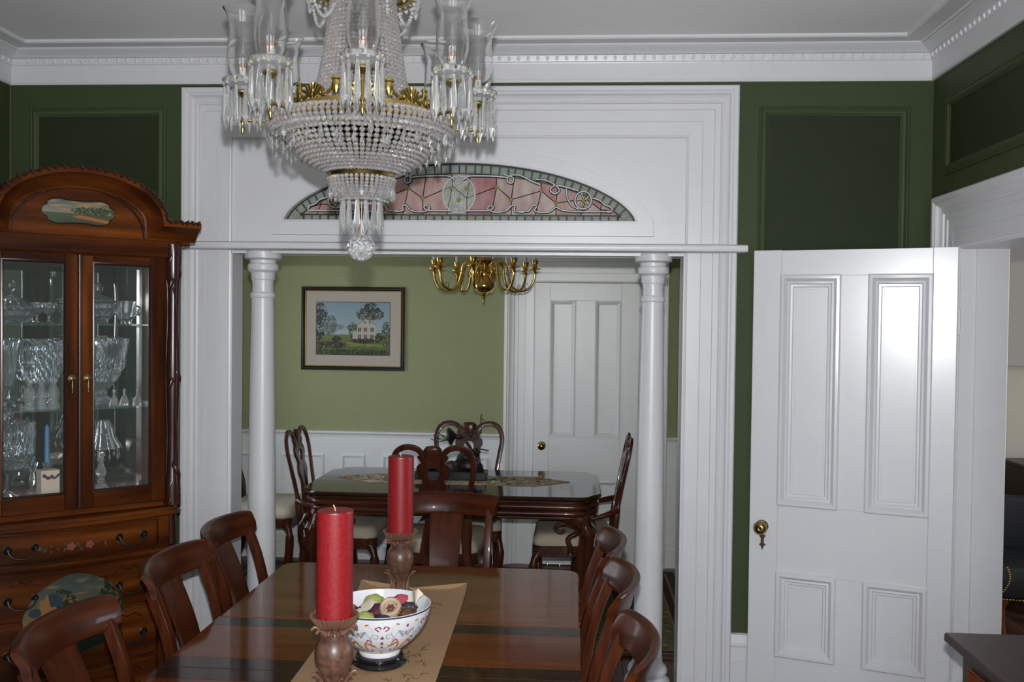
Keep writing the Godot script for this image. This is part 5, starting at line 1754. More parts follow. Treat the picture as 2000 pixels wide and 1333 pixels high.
# ---------------------------------------------------------------- the crystal chandelier
func along(prof: Array, t: float) -> Vector2:
	# a point of a profile of [r, y] at a share of its length
	var total := 0.0
	for i in prof.size() - 1:
		total += Vector2(prof[i][0], prof[i][1]).distance_to(Vector2(prof[i + 1][0], prof[i + 1][1]))
	var want := t * total
	for i in prof.size() - 1:
		var a := Vector2(prof[i][0], prof[i][1])
		var b := Vector2(prof[i + 1][0], prof[i + 1][1])
		var l := a.distance_to(b)
		if want <= l or i == prof.size() - 2:
			return a.lerp(b, clampf(want / l, 0, 1))
		want -= l
	return Vector2.ZERO

func strands(prof: Array, count: int, beads: int, size: float, out: Array, pins: Array, turn := 0.0) -> void:
	for s in count:
		var a := TAU * (s + turn) / count
		for b in beads:
			var q := along(prof, (b + 0.5) / beads)
			var r := size * rng.randf_range(0.92, 1.06)
			out.append(Transform3D(Basis.from_euler(Vector3(rng.randf_range(-0.3, 0.3), rng.randf() * 6, rng.randf_range(-0.3, 0.3))).scaled(Vector3.ONE * r), v3(q.x * sin(a), q.y, q.x * cos(a))))
			if b < beads - 1:
				var p := along(prof, float(b + 1) / beads)
				var d := (along(prof, (b + 1.5) / beads) - along(prof, (b + 0.5) / beads)).normalized()
				pins.append(Transform3D(Basis(Vector3.UP, a) * Basis(Vector3.RIGHT, atan2(d.x, d.y)).scaled(Vector3.ONE * size), v3(p.x * sin(a), p.y, p.x * cos(a))))

func crystal_chandelier() -> void:
	var at := v3(-0.588, 0, -2.57)
	var c := thing("crystal_chandelier", "large gilt and crystal basket chandelier with eight glass shades above the table", "chandelier", at, atan2(0.588, 2.57))
	var bead := fin(lathe([[0.0, -0.55], [0.30, -0.42], [0.52, -0.12], [0.52, 0.12], [0.30, 0.42], [0.0, 0.55]], 8), 5.0)
	var pin := fin(lathe([[0.0, -0.42], [0.20, -0.36], [0.20, 0.36], [0.0, 0.42]], 5), 30.0)
	var B := []
	var P := []
	# frame: rings, stem, chain
	part("stem", fin(lathe([[0.0, 2.15], [0.006, 2.155], [0.010, 2.16], [0.016, 2.18], [0.010, 2.20], [0.010, 2.62], [0.020, 2.64], [0.012, 2.68], [0.012, 2.78], [0.0, 2.79]], 12)), M.gilt, c)
	for k in 3:
		var lk := []
		for i in 17:
			var t := TAU * i / 16
			lk.append(v3(0.011 * cos(t), 2.805 + 0.036 * k + 0.020 * sin(t), 0) if k % 2 == 0 else v3(0, 2.805 + 0.036 * k + 0.020 * sin(t), 0.011 * cos(t)))
		part("chain_link", fin(tube(lk, [0.0032], 6)), M.gilt, c)
	part("ceiling_canopy", fin(lathe([[0.0, 2.90], [0.012, 2.90], [0.030, 2.912], [0.060, 2.935], [0.070, 2.954], [0.0, 2.955]], 28)), M.gilt, c)
	for r in [[0.090, 2.148, 0.016], [0.248, 2.278, 0.013], [0.216, 2.258, 0.014], [0.182, 2.306, 0.024], [0.085, 2.640, 0.012]]:
		part("ring_band", fin(lathe([[r[0] - 0.006, r[1]], [r[0], r[1]], [r[0] + 0.004, r[1] + r[2] / 2], [r[0], r[1] + r[2]], [r[0] - 0.006, r[1] + r[2]], [r[0] - 0.006, r[1]]], 64), 35.0), M.gilt, c)
	part("tray", fin(lathe([[0.0, 2.296], [0.235, 2.296], [0.246, 2.298], [0.235, 2.300], [0.172, 2.318], [0.0, 2.320]], 48)), M.gilt, c)
	# gilt gallery of shells and swags
	for i in 16:
		var a := TAU * i / 16
		var d := v3(sin(a), 0, cos(a))
		var side := v3(cos(a), 0, -sin(a))
		if i % 2 == 0:
			var sh := part("shell", fin(shifted(lathe([[0.0, -0.012], [0.006, -0.008], [0.008, 0.0], [0.006, 0.012], [0.0, 0.018]], 9), Vector3.ZERO), 45.0), M.gilt, c, d * 0.178 + v3(0, 2.352, 0))
			sh.rotation.y = a
			for q in 7:
				var f := (q - 3) / 3.0
				part("rib", fin(tube([d * 0.001 + v3(0, -0.024, 0), side * (0.034 * f) + v3(0, 0.018 - 0.016 * f * f, 0)], [0.003, 0.0062], 6)), M.gilt, sh).rotation.y = -a
		else:
			part("mask", fin(shifted(lathe([[0.0, -0.022], [0.006, -0.016], [0.011, -0.004], [0.012, 0.006], [0.009, 0.016], [0.013, 0.020], [0.010, 0.026], [0.0, 0.028]], 10, 0.7), v3(0, 0.010, 0)), 40.0), M.gilt, c, d * 0.178 + v3(0, 2.345, 0), Vector3(0, a, 0))
		var b2 := TAU * (i + 1) / 16
		part("swag", fin(tube(curve([d * 0.178 + v3(0, 2.362, 0), v3(sin((a + b2) / 2), 0, cos((a + b2) / 2)) * 0.178 + v3(0, 2.336, 0), v3(sin(b2), 0, cos(b2)) * 0.178 + v3(0, 2.362, 0)], 5), [0.0045], 6)), M.gilt, c)
	# beads: the tent above, the basket below, the small tier, the draped rings
	strands([[0.150, 2.330], [0.126, 2.375], [0.112, 2.43], [0.101, 2.50], [0.091, 2.57], [0.083, 2.645]], 50, 28, 0.0126, B, P)
	strands([[0.205, 2.262], [0.196, 2.238], [0.176, 2.212], [0.146, 2.186], [0.096, 2.160]], 66, 11, 0.0138, B, P)
	strands([[0.090, 2.146], [0.082, 2.116], [0.062, 2.090], [0.056, 2.084]], 40, 8, 0.0115, B, P)
	strands([[0.244, 2.302], [0.252, 2.288], [0.248, 2.272], [0.236, 2.258]], 92, 4, 0.0145, B, P)
	strands([[0.226, 2.276], [0.224, 2.262], [0.212, 2.250]], 92, 3, 0.013, B, P, 0.5)
	strands([[0.176, 2.318], [0.205, 2.306], [0.236, 2.302]], 80, 5, 0.0125, B, P)
	strands([[0.12, 2.66], [0.146, 2.650], [0.150, 2.63]], 40, 4, 0.011, B, P)
	# swags of beads from the upper crown
	for s in 8:
		var a0 := TAU * (s + 0.5) / 8
		for b in 16:
			var f := (b + 0.5) / 16.0
			var rr := lerpf(0.150, 0.096, f)
			var yy := lerpf(2.63, 2.60, f) - 0.052 * sin(PI * f)
			B.append(Transform3D(Basis(Vector3.UP, b).scaled(Vector3.ONE * 0.0095), v3(rr * sin(a0 + f * 0.3), yy, rr * cos(a0 + f * 0.3))))
	many("crystal_beads", bead, M.bead, c, B)
	many("copper_pins", pin, M.copper, c, P)
	part("upper_crown", fin(lathe([[0.146, 2.648], [0.152, 2.646], [0.155, 2.652], [0.150, 2.656], [0.146, 2.654], [0.146, 2.648]], 48)), M.gilt, c)
	# drops
	var prism_mesh := fin(lathe([[0.0, 0.0], [0.0035, -0.004], [0.0045, -0.012], [0.0096, -0.084], [0.0, -0.115]], 6), 3.0)
	var drop_mesh := fin(lathe([[0.0, 0.0], [0.002, -0.003], [0.0, -0.008], [0.006, -0.012], [0.0, -0.020], [0.0058, -0.040], [0.0, -0.056]], 6), 3.0)
	var pear_mesh := fin(lathe([[0.0, 0.0], [0.003, -0.006], [0.0075, -0.024], [0.0050, -0.034], [0.0, -0.040]], 6), 3.0)
	for i in 36:
		var a := TAU * (i + 0.5) / 36
		part("drop", drop_mesh if i % 3 else pear_mesh, M.crystal, c, v3(0.242 * sin(a), 2.262 - 0.012 * (i % 2), 0.242 * cos(a)), Vector3(0, a, 0))
	for i in 24:
		var a := TAU * i / 24
		part("drop", drop_mesh, M.crystal, c, v3(0.212 * sin(a), 2.250, 0.212 * cos(a)), Vector3(0, a, 0))
	for i in 20:
		var a := TAU * i / 20
		part("drop", pear_mesh, M.crystal, c, v3(0.088 * sin(a), 2.124, 0.088 * cos(a)), Vector3(0, a, 0))
	for i in 14:
		var a := TAU * (i + 0.5) / 14
		var o := part("prism", prism_mesh, M.crystal, c, v3(0.053 * sin(a), 2.098, 0.053 * cos(a)), Vector3(0, a, 0))
		o.scale = Vector3.ONE * 0.95
	for i in 12:
		var a := TAU * (i + 0.5) / 12
		part("drop", pear_mesh, M.crystal, c, v3(0.150 * sin(a), 2.636, 0.150 * cos(a)), Vector3(0, a, 0))
	# faceted ball at the very bottom
	var rg := []
	for i in 9:
		var th := PI * i / 8
		var a := PackedVector3Array()
		for j in 14:
			var t := TAU * (j + 0.5 * (i % 2)) / 14
			a.append(v3(0.0385 * sin(th) * cos(t), 1.958 - 0.0385 * cos(th), 0.0385 * sin(th) * sin(t)))
		rg.append(a)
	part("crystal_ball", fin(loft(rg), 3.0), M.crystal, c)
	part("ball_pin", fin(tube([v3(0, 1.995, 0), v3(0, 2.16, 0)], [0.0008], 6)), M.old_brass, c)
	# eight arms
	var outw := [[0.016, 2.3880], [0.025, 2.3980], [0.037, 2.4220], [0.0423, 2.4550], [0.0408, 2.4900], [0.0373, 2.5250], [0.0388, 2.5500], [0.0468, 2.5740], [0.0540, 2.5860]]
	var wall := outw.duplicate()
	for i in outw.size():
		var q: Array = outw[outw.size() - 1 - i]
		wall.append([q[0] - 0.0014, q[1] + (0.0008 if i == 0 else 0.0)])
	wall.append(outw[0])
	var shade := fin(open_lathe(wall, 40), 40.0)
	var cup := fin(cut(dense([[0.012, 2.3680], [0.040, 2.3740], [0.050, 2.3840], [0.053, 2.3980]], 3), 36, 0.03, 18, 0.0, [[0.048, 2.3960], [0.044, 2.3860], [0.014, 2.3780]]), 14.0)
	var rod := tube([v3(0, 2.292, 0.20), v3(0, 2.290, 0.27), v3(0, 2.292, 0.3167)], [0.0042], 8)
	rod.append_array(shifted(lathe([[0.0, 2.252], [0.003, 2.256], [0.006, 2.268], [0.003, 2.280], [0.007, 2.288], [0.0032, 2.300], [0.0026, 2.3500], [0.010, 2.3560], [0.020, 2.3620], [0.020, 2.3660], [0.0, 2.3680]], 12), v3(0, 0, 0.3167)))
	var rod_mesh := fin(rod, 40.0)
	var candle := fin(lathe([[0.0, 2.3780], [0.0105, 2.3780], [0.0105, 2.4380], [0.0, 2.4400]], 14))
	var dr := lathe([[0.0, 2.4405], [0.0112, 2.4400], [0.0125, 2.4350], [0.0115, 2.4300], [0.0100, 2.4290]], 14)
	for k in 6:
		var t := TAU * k / 6
		dr.append_array(tube([v3(0.0108 * cos(t), 2.4350, 0.0108 * sin(t)), v3(0.0110 * cos(t), 2.4200 - 0.006 * (k % 2), 0.0110 * sin(t))], [0.0022, 0.0012], 5))
	var drip := fin(dr, 40.0)
	var bulb := fin(lathe([[0.0, 2.4405], [0.008, 2.4420], [0.0115, 2.4560], [0.0120, 2.4680], [0.0085, 2.4880], [0.003, 2.5060], [0.0, 2.5140]], 18), 60.0)
	var fil := fin(tube([v3(-0.002, 2.4420, 0), v3(-0.003, 2.4620, 0), v3(0.003, 2.4660, 0), v3(0.002, 2.4420, 0)], [0.0006], 4))
	for k in 8:
		var a := TAU * k / 8
		var arm := part("arm", rod_mesh, M.gilt, c, Vector3.ZERO, Vector3(0, a, 0))
		var o := v3(0, 0, 0.3167)
		part("bobeche", cup, M.crystal, arm, o)
		part("candle_sleeve", candle, M.wax_white, arm, o)
		part("drip_collar", drip, M.drip, arm, o)
		part("bulb", bulb, M.shade_glass, arm, o)
		part("filament", fil, M.iron, arm, o)
		part("glass_shade", shade, M.blown_glass, arm, o)
		for i in 12:
			var t := TAU * (i + 0.5) / 12
			var p := part("prism", prism_mesh, M.crystal, arm, o + v3(0.0475 * sin(t), 2.3780, 0.0475 * cos(t)), Vector3(0, t, 0))
			if i == 0:
				p.scale = Vector3.ONE
			part("prism_stud", bead, M.bead, arm, o + v3(0.0500 * sin(t), 2.3840, 0.0500 * cos(t))).scale = Vector3.ONE * 0.010
		for i in 9:
			var t := TAU * i / 9
			part("gilt_pin", pin, M.gilt, arm, o + v3(0.0515 * sin(t), 2.3920, 0.0515 * cos(t))).scale = Vector3.ONE * 0.010

# ---------------------------------------------------------------- the brass chandelier of the back room
func brass_chandelier() -> void:
	var c := thing("brass_chandelier", "polished brass chandelier with curved arms and white candle tubes in the back room", "chandelier", v3(-0.566, 0, -5.85), atan2(0.566, 5.85) - deg_to_rad(11.5))
	part("body", fin(lathe([[0.0, 1.874], [0.008, 1.878], [0.010, 1.888], [0.005, 1.896], [0.012, 1.904], [0.008, 1.914], [0.016, 1.926], [0.028, 1.934], [0.052, 1.944], [0.066, 1.962], [0.070, 1.982], [0.062, 2.002], [0.046, 2.020], [0.038, 2.040], [0.044, 2.060], [0.030, 2.080], [0.034, 2.100], [0.058, 2.118], [0.068, 2.132], [0.066, 2.140], [0.030, 2.150], [0.018, 2.17], [0.026, 2.22], [0.040, 2.27], [0.022, 2.32], [0.012, 2.36], [0.012, 2.44], [0.0, 2.45]], 36), 40.0), M.brass, c)
	part("hanging_rod", fin(lathe([[0.0, 2.44], [0.006, 2.44], [0.006, 2.93], [0.045, 2.94], [0.055, 2.955], [0.0, 2.955]], 16)), M.brass, c)
	var armp := []
	for q in curve([Vector2(0.046, 2.050), Vector2(0.068, 2.030), Vector2(0.088, 2.060), Vector2(0.078, 2.098), Vector2(0.104, 2.126), Vector2(0.138, 2.104), Vector2(0.152, 2.040), Vector2(0.178, 1.972), Vector2(0.230, 1.946), Vector2(0.285, 1.966), Vector2(0.313, 2.020), Vector2(0.317, 2.060)], 5):
		armp.append(v3(0, q.y, q.x))
	var arm_mesh := fin(tube(armp, [0.0075], 8), 50.0)
	var curl := fin(tube(curve([v3(0, 1.958, 0.26), v3(0, 1.985, 0.255), v3(0, 1.992, 0.272), v3(0, 1.980, 0.276)], 4), [0.004, 0.003, 0.002], 6))
	var curl2 := fin(tube(curve([v3(0, 2.05, 0.152), v3(0, 2.066, 0.176), v3(0, 2.050, 0.188), v3(0, 2.042, 0.176)], 4), [0.005, 0.004, 0.003], 6))
	var pan := fin(shifted(lathe([[0.0, 2.050], [0.010, 2.052], [0.013, 2.062], [0.008, 2.068], [0.022, 2.072], [0.040, 2.082], [0.041, 2.085], [0.020, 2.080], [0.010, 2.086], [0.016, 2.098], [0.012, 2.106], [0.020, 2.112], [0.022, 2.128], [0.024, 2.136], [0.012, 2.137], [0.0, 2.130]], 20), v3(0, 0, 0.317)), 40.0)
	var tb := fin(shifted(lathe([[0.0, 2.128], [0.0115, 2.128], [0.0115, 2.222], [0.0, 2.224]], 14), v3(0, 0, 0.317)))
	var bl := fin(shifted(lathe([[0.0, 2.223], [0.008, 2.225], [0.012, 2.245], [0.006, 2.275], [0.0, 2.29]], 14), v3(0, 0, 0.317)), 60.0)
	for k in 8:
		var arm := part("arm", arm_mesh, M.brass, c, Vector3.ZERO, Vector3(0, TAU * k / 8, 0))
		part("drip_pan", pan, M.brass, arm)
		part("scroll", curl, M.brass, arm)
		part("scroll", curl2, M.brass, arm)
		part("candle_tube", tb, M.wax_white, arm)
		part("bulb", bl, M.shade_glass, arm)

# ---------------------------------------------------------------- the back room
func crest_chair(arms: bool) -> Node3D:
	var c := thing("carved_armchair" if arms else "carved_chair", "", "chair", Vector3.ZERO, 0.0, "carved chairs of the back room")
	var lean := func(y: float) -> float:
		return -0.225 - 0.10 * pow(maxf(0.0, y - 0.45) / 0.6, 1.3)
	var seat := []
	for i in 7:
		var t := i / 6.0
		var y := 0.430 + 0.062 * t
		var k := 1.0 - 0.10 * pow(t, 3.0) + 0.02 * sin(t * PI)
		var a := PackedVector3Array()
		for q in rounded(0.5, 0.5, 0.12, 5):
			a.append(v3(q.x * (0.47 + 0.07 * (q.y + 0.5)) * k, y + (0.012 if i == 6 else 0.0), (q.y * 0.46 + 0.02) * k))
		seat.append(a)
	part("seat_cushion", fin(loft(seat, true, true), 60.0), M.cushion, c)
	var fr := PackedVector2Array()
	for q in rounded(0.5, 0.5, 0.09, 5):
		fr.append(Vector2(q.x * (0.475 + 0.07 * (q.y + 0.5)), q.y * 0.47 + 0.02))
	part("seat_frame", fin(slab(fr, 0.365, 0.432, 0.006, 0.004), 40.0), M.cherry_x, c)
	for s in [-1, 1]:
		part("cabriole_leg", fin(tube(curve([v3(0.225 * s, 0.40, 0.20), v3(0.262 * s, 0.33, 0.245), v3(0.245 * s, 0.18, 0.235), v3(0.232 * s, 0.07, 0.222), v3(0.250 * s, 0.012, 0.250)], 5), [0.040, 0.044, 0.034, 0.026, 0.022, 0.020, 0.028], 12)), M.cherry_y, c)
		part("rear_leg", fin(tube(curve([v3(0.195 * s, 0.40, -0.205), v3(0.195 * s, 0.2, -0.225), v3(0.20 * s, 0.0, -0.29)], 5), [0.024, 0.022, 0.019], 10, 1.0, Vector3.RIGHT, true)), M.cherry_y, c)
		# stile that arches over into the crest
		var p := []
		for q in curve([Vector2(0.185, 0.40), Vector2(0.182, 0.55), Vector2(0.190, 0.70), Vector2(0.212, 0.84), Vector2(0.226, 0.94), Vector2(0.205, 1.015), Vector2(0.150, 1.045), Vector2(0.090, 1.035), Vector2(0.056, 0.998), Vector2(0.060, 0.962)], 5):
			p.append(v3(q.x * s, q.y, lean.call(q.y)))
		part("back_frame", fin(tube(p, [0.027, 0.027, 0.027, 0.028, 0.030, 0.032, 0.032, 0.030, 0.024, 0.016], 10, 0.55, Vector3.BACK, true), 50.0), M.cherry_y, c)
		if arms:
			part("arm", fin(tube(curve([v3(0.205 * s, 0.640, lean.call(0.64)), v3(0.245 * s, 0.612, -0.16), v3(0.264 * s, 0.574, 0.00), v3(0.262 * s, 0.560, 0.095), v3(0.262 * s, 0.530, 0.118), v3(0.262 * s, 0.512, 0.090), v3(0.262 * s, 0.526, 0.062)], 5), [0.017, 0.018, 0.019, 0.019, 0.017, 0.015, 0.012], 10)), M.cherry_z, c)
			part("arm_support", fin(tube(curve([v3(0.258 * s, 0.385, 0.03), v3(0.262 * s, 0.42, 0.030), v3(0.262 * s, 0.465, 0.045), v3(0.262 * s, 0.488, 0.030), v3(0.262 * s, 0.508, -0.005), v3(0.262 * s, 0.540, -0.005), v3(0.262 * s, 0.562, 0.030)], 5), [0.022, 0.020, 0.018, 0.017, 0.017, 0.017, 0.016], 10)), M.cherry_y, c)
	# shell at the middle of the crest
	part("crest_shell", fin(moved(lathe([[0.0, -0.040], [0.026, -0.036], [0.044, 0.0], [0.050, 0.030], [0.036, 0.046], [0.0, 0.052]], 16, 0.4), Transform3D(Basis(Vector3.RIGHT, -0.16), v3(0, 1.004, lean.call(1.0)))), 50.0), M.cherry_y, c)
	# pierced vase splat
	var outer := []
	var prof := [[0.42, 0.085], [0.47, 0.070], [0.55, 0.045], [0.66, 0.042], [0.74, 0.055], [0.79, 0.085], [0.825, 0.078], [0.845, 0.056], [0.875, 0.076], [0.905, 0.094], [0.935, 0.092], [0.960, 0.066], [0.974, 0.058], [0.984, 0.086], [0.996, 0.084], [1.004, 0.056], [1.03, 0.050]]
	for q in prof:
		outer.append(Vector2(q[1], q[0]))
	for i in prof.size():
		var q: Array = prof[prof.size() - 1 - i]
		outer.append(Vector2(-q[1], q[0]))
	var o2 := PackedVector2Array(outer)
	var i2 := PackedVector2Array()
	for q in o2:
		var a := atan2(q.y - 0.895, q.x * 1.6)
		i2.append(Vector2(0.034 * cos(a), 0.895 + 0.036 * sin(a)))
	var sp := frame_plate(o2, i2, 0.016, 0.003)
	for i in sp.size():
		sp[i].z += lean.call(sp[i].y) - 0.008
	part("splat", fin(sp, 40.0), M.cherry_y, c)
	return c

func back_room() -> void:
	# rug
	var ru := thing("area_rug", "patterned olive and brown rug with dark borders under the back table", "rug", v3(-0.80, 0.001, -5.82))
	part("pile", fin(block(-1.51, 1.51, 0, 0.010, -0.86, 0.86, 0.003)), M.thread, ru)
	part("pattern", flat_panel(3.02, 1.72), M.rug_print, ru, v3(0, 0.0108, 0), Vector3(-PI / 2, 0, 0))
	# table with shaped corners, moulded edge, deep apron and cabriole legs
	var ct := v3(-0.718, 0.012, -5.85)
	var t := thing("carved_table", "dark polished carved table with shaped corners in the back room", "table", ct)
	var shape := func(hw: float, hd: float) -> PackedVector2Array:
		var p := PackedVector2Array()
		for k in 4:
			var sx: float = [1, -1, -1, 1][k]
			var sz: float = [1, 1, -1, -1][k]
			var seq := [Vector2(hw, hd - 0.17), Vector2(hw - 0.010, hd - 0.125), Vector2(hw - 0.045, hd - 0.085), Vector2(hw - 0.060, hd - 0.055), Vector2(hw - 0.075, hd - 0.025), Vector2(hw - 0.11, hd - 0.006), Vector2(hw - 0.16, hd)]
			if k % 2 == 1:
				seq.reverse()
			for q in seq:
				p.append(Vector2(q.x * sx, q.y * sz))
		return p
	part("table_top", fin(slab(shape.call(0.885, 0.475), 0.722, 0.748, 0.008, 0.010), 35.0), M.dark_table, t)
	part("edge_moulding", fin(slab(shape.call(0.868, 0.458), 0.706, 0.722, 0.0, 0.006), 35.0), M.cherry_x, t)
	part("apron", fin(slab(shape.call(0.872, 0.462), 0.664, 0.705, 0.014, 0.014), 50.0), M.cherry_x, t)
	part("apron", fin(slab(shape.call(0.868, 0.458), 0.628, 0.664, 0.012, 0.012), 50.0), M.cherry_x, t)
	part("apron_bead", fin(slab(shape.call(0.850, 0.440), 0.612, 0.628, 0.004, 0.006), 50.0), M.cherry_x, t)
	for sx in [-1, 1]:
		for sz in [-1, 1]:
			var d := v3(sx, 0, sz)
			var lg := part("cabriole_leg", fin(tube(curve([v3(0.74 * sx, 0.63, 0.355 * sz), v3(0.80 * sx, 0.55, 0.41 * sz), v3(0.79 * sx, 0.42, 0.40 * sz), v3(0.76 * sx, 0.22, 0.36 * sz), v3(0.755 * sx, 0.10, 0.355 * sz), v3(0.79 * sx, 0.03, 0.39 * sz), v3(0.80 * sx, 0.0, 0.40 * sz)], 5), [0.085, 0.088, 0.074, 0.056, 0.042, 0.036, 0.050, 0.045], 14)), M.cherry_y, t)
			part("carved_knee", fin(tube(curve([v3(0.815 * sx, 0.61, 0.415 * sz), v3(0.865 * sx, 0.54, 0.462 * sz), v3(0.858 * sx, 0.44, 0.452 * sz), v3(0.83 * sx, 0.38, 0.43 * sz)], 5), [0.012, 0.022, 0.020, 0.008], 8)), M.dark_carving, lg)
			part("carved_knee", fin(tube(curve([v3(0.77 * sx, 0.61, 0.43 * sz), v3(0.80 * sx, 0.53, 0.475 * sz), v3(0.82 * sx, 0.46, 0.47 * sz), v3(0.845 * sx, 0.40, 0.44 * sz)], 5), [0.008, 0.014, 0.012, 0.005], 8)), M.cherry_x, lg)
	# chairs round it
	var ch := crest_chair(false)
	ch.position = v3(-0.775, 0.012, -5.50)
	ch.rotation.y = PI
	ch.set_meta("label", "carved chair with pierced splat, its back to the camera, at the back table")
	copy(ch, "carved chair behind the back table, facing the camera beside the bronze bird", v3(-0.712, 0.012, -6.125), 0.0, "carved_chair")
	copy(ch, "carved chair against the far wall, mostly hidden by the left column", v3(-2.12, 0.0, -6.42), PI * 0.5, "carved_chair")
	var ac := crest_chair(true)
	ac.position = v3(-1.43, 0.012, -5.86)
	ac.rotation.y = PI / 2
	ac.set_meta("label", "carved armchair at the left end of the back table")
	copy(ac, "carved armchair with scrolled arms at the right end of the back table", v3(0.020, 0.012, -5.80), -PI / 2, "carved_armchair")
	# tapestry runner with pointed ends
	var s := PackedVector3Array()
	var uv := PackedVector2Array()
	var pts := PackedVector2Array([Vector2(-0.735, 0), Vector2(-0.50, -0.175), Vector2(0.52, -0.175), Vector2(0.735, 0), Vector2(0.52, 0.175), Vector2(-0.50, 0.175)])
	for i in 6:
		for q in [Vector2.ZERO, pts[i], pts[(i + 1) % 6]]:
			s.append(v3(q.x, 0.0022, q.y))
			uv.append(Vector2(q.x / 1.47 + 0.5, q.y / 0.35 + 0.5))
	var tr := thing("tapestry_runner", "woven tapestry runner with pointed ends on the back table", "runner", v3(-0.752, 0.7602, -5.89))
	part("weave", fin(s, 38.0, uv, true), M.tapestry, tr)
	part("backing", fin(slab(pts, 0.0, 0.0018), 38.0), M.burlap, tr)
	bronze_bird()

func bronze_bird() -> void:
	var b := thing("bronze_bird", "dark bronze long-necked bird with spread tail on a black slab", "sculpture", v3(-0.765, 0.7625, -5.92))
	part("slab", fin(block(-0.225, 0.225, 0, 0.052, -0.07, 0.07, 0.004)), M.black_stone, b)
	var rock := PackedVector3Array()
	var f := FastNoiseLite.new()
	f.seed = 9
	f.frequency = 2.0
	for k in 9:
		var c := v3([-0.17, -0.13, -0.06, 0.0, 0.06, 0.12, 0.16, 0.10, 0.15][k], [0.05, 0.06, 0.06, 0.07, 0.08, 0.09, 0.07, 0.14, 0.17][k], 0.01 * (k % 3 - 1))
		var r: float = [0.035, 0.04, 0.045, 0.05, 0.06, 0.06, 0.045, 0.05, 0.035][k]
		var rg := []
		for i in 8:
			var th := PI * i / 7
			var a := PackedVector3Array()
			for j in 10:
				var t := TAU * j / 10
				var d := v3(sin(th) * cos(t), -cos(th), sin(th) * sin(t))
				a.append(c + d * r * (1.0 + 0.5 * f.get_noise_3dv(d * 2.0 + c * 9.0)) * Vector3(1, 0.8, 0.8))
			rg.append(a)
		rock.append_array(loft(rg))
	part("rock", fin(rock, 30.0), M.bronze, b)
	part("leaf", fin(tube(curve([v3(-0.16, 0.07, 0.02), v3(-0.19, 0.12, 0.03), v3(-0.215, 0.14, 0.03)], 4), [0.006, 0.014, 0.006], 8, 0.5), 50.0), M.bronze, b)
	part("leaf", fin(tube(curve([v3(0.0, 0.10, 0.03), v3(-0.03, 0.13, 0.04), v3(-0.04, 0.16, 0.04)], 4), [0.012, 0.012, 0.004], 8, 0.5), 50.0), M.bronze, b)
	# body, neck and head are one swept form
	part("body", fin(tube(curve([v3(-0.03, 0.262, 0), v3(0.01, 0.268, 0), v3(0.07, 0.265, 0), v3(0.125, 0.255, 0), v3(0.165, 0.270, 0), v3(0.185, 0.31, 0), v3(0.182, 0.355, 0), v3(0.184, 0.376, 0), v3(0.205, 0.372, 0)], 5), [0.014, 0.040, 0.056, 0.058, 0.046, 0.034, 0.020, 0.013, 0.015, 0.012, 0.003], 12), 60.0), M.bronze, b)
	part("crest", fin(tube(curve([v3(0.184, 0.376, 0), v3(0.181, 0.395, 0), v3(0.188, 0.402, 0), v3(0.184, 0.412, 0)], 4), [0.004, 0.003, 0.004, 0.003], 6)), M.bronze, b)
	for k in 5:
		part("tail_feather", fin(tube(curve([v3(0.02, 0.262, 0), v3(-0.03 - 0.01 * k, 0.258 - 0.006 * k, 0.008 * (k - 2)), v3(-0.075 - 0.014 * k, 0.275 - 0.006 * k + (0.022 if k % 2 else 0.0), 0.012 * (k - 2))], 4), [0.016, 0.013, 0.010, 0.004], 8, 0.6), 50.0), M.bronze, b)
	for s in [-1, 1]:
		part("wing", fin(tube(curve([v3(0.13, 0.285, 0.03 * s), v3(0.08, 0.288, 0.046 * s), v3(0.02, 0.278, 0.040 * s)], 4), [0.022, 0.026, 0.006], 8, 0.5), 50.0), M.bronze, b)
		part("leg", fin(tube(curve([v3(0.09, 0.235, 0.014 * s), v3(0.115, 0.20, 0.014 * s), v3(0.13, 0.16, 0.012 * s)], 4), [0.012, 0.007, 0.008], 8), 50.0), M.bronze, b)
	part("branch", fin(tube(curve([v3(0.13, 0.14, 0.0), v3(0.16, 0.185, 0.02), v3(0.20, 0.19, 0.02), v3(0.235, 0.182, 0.02)], 4), [0.018, 0.014, 0.010, 0.005], 8), 50.0), M.bronze, b)

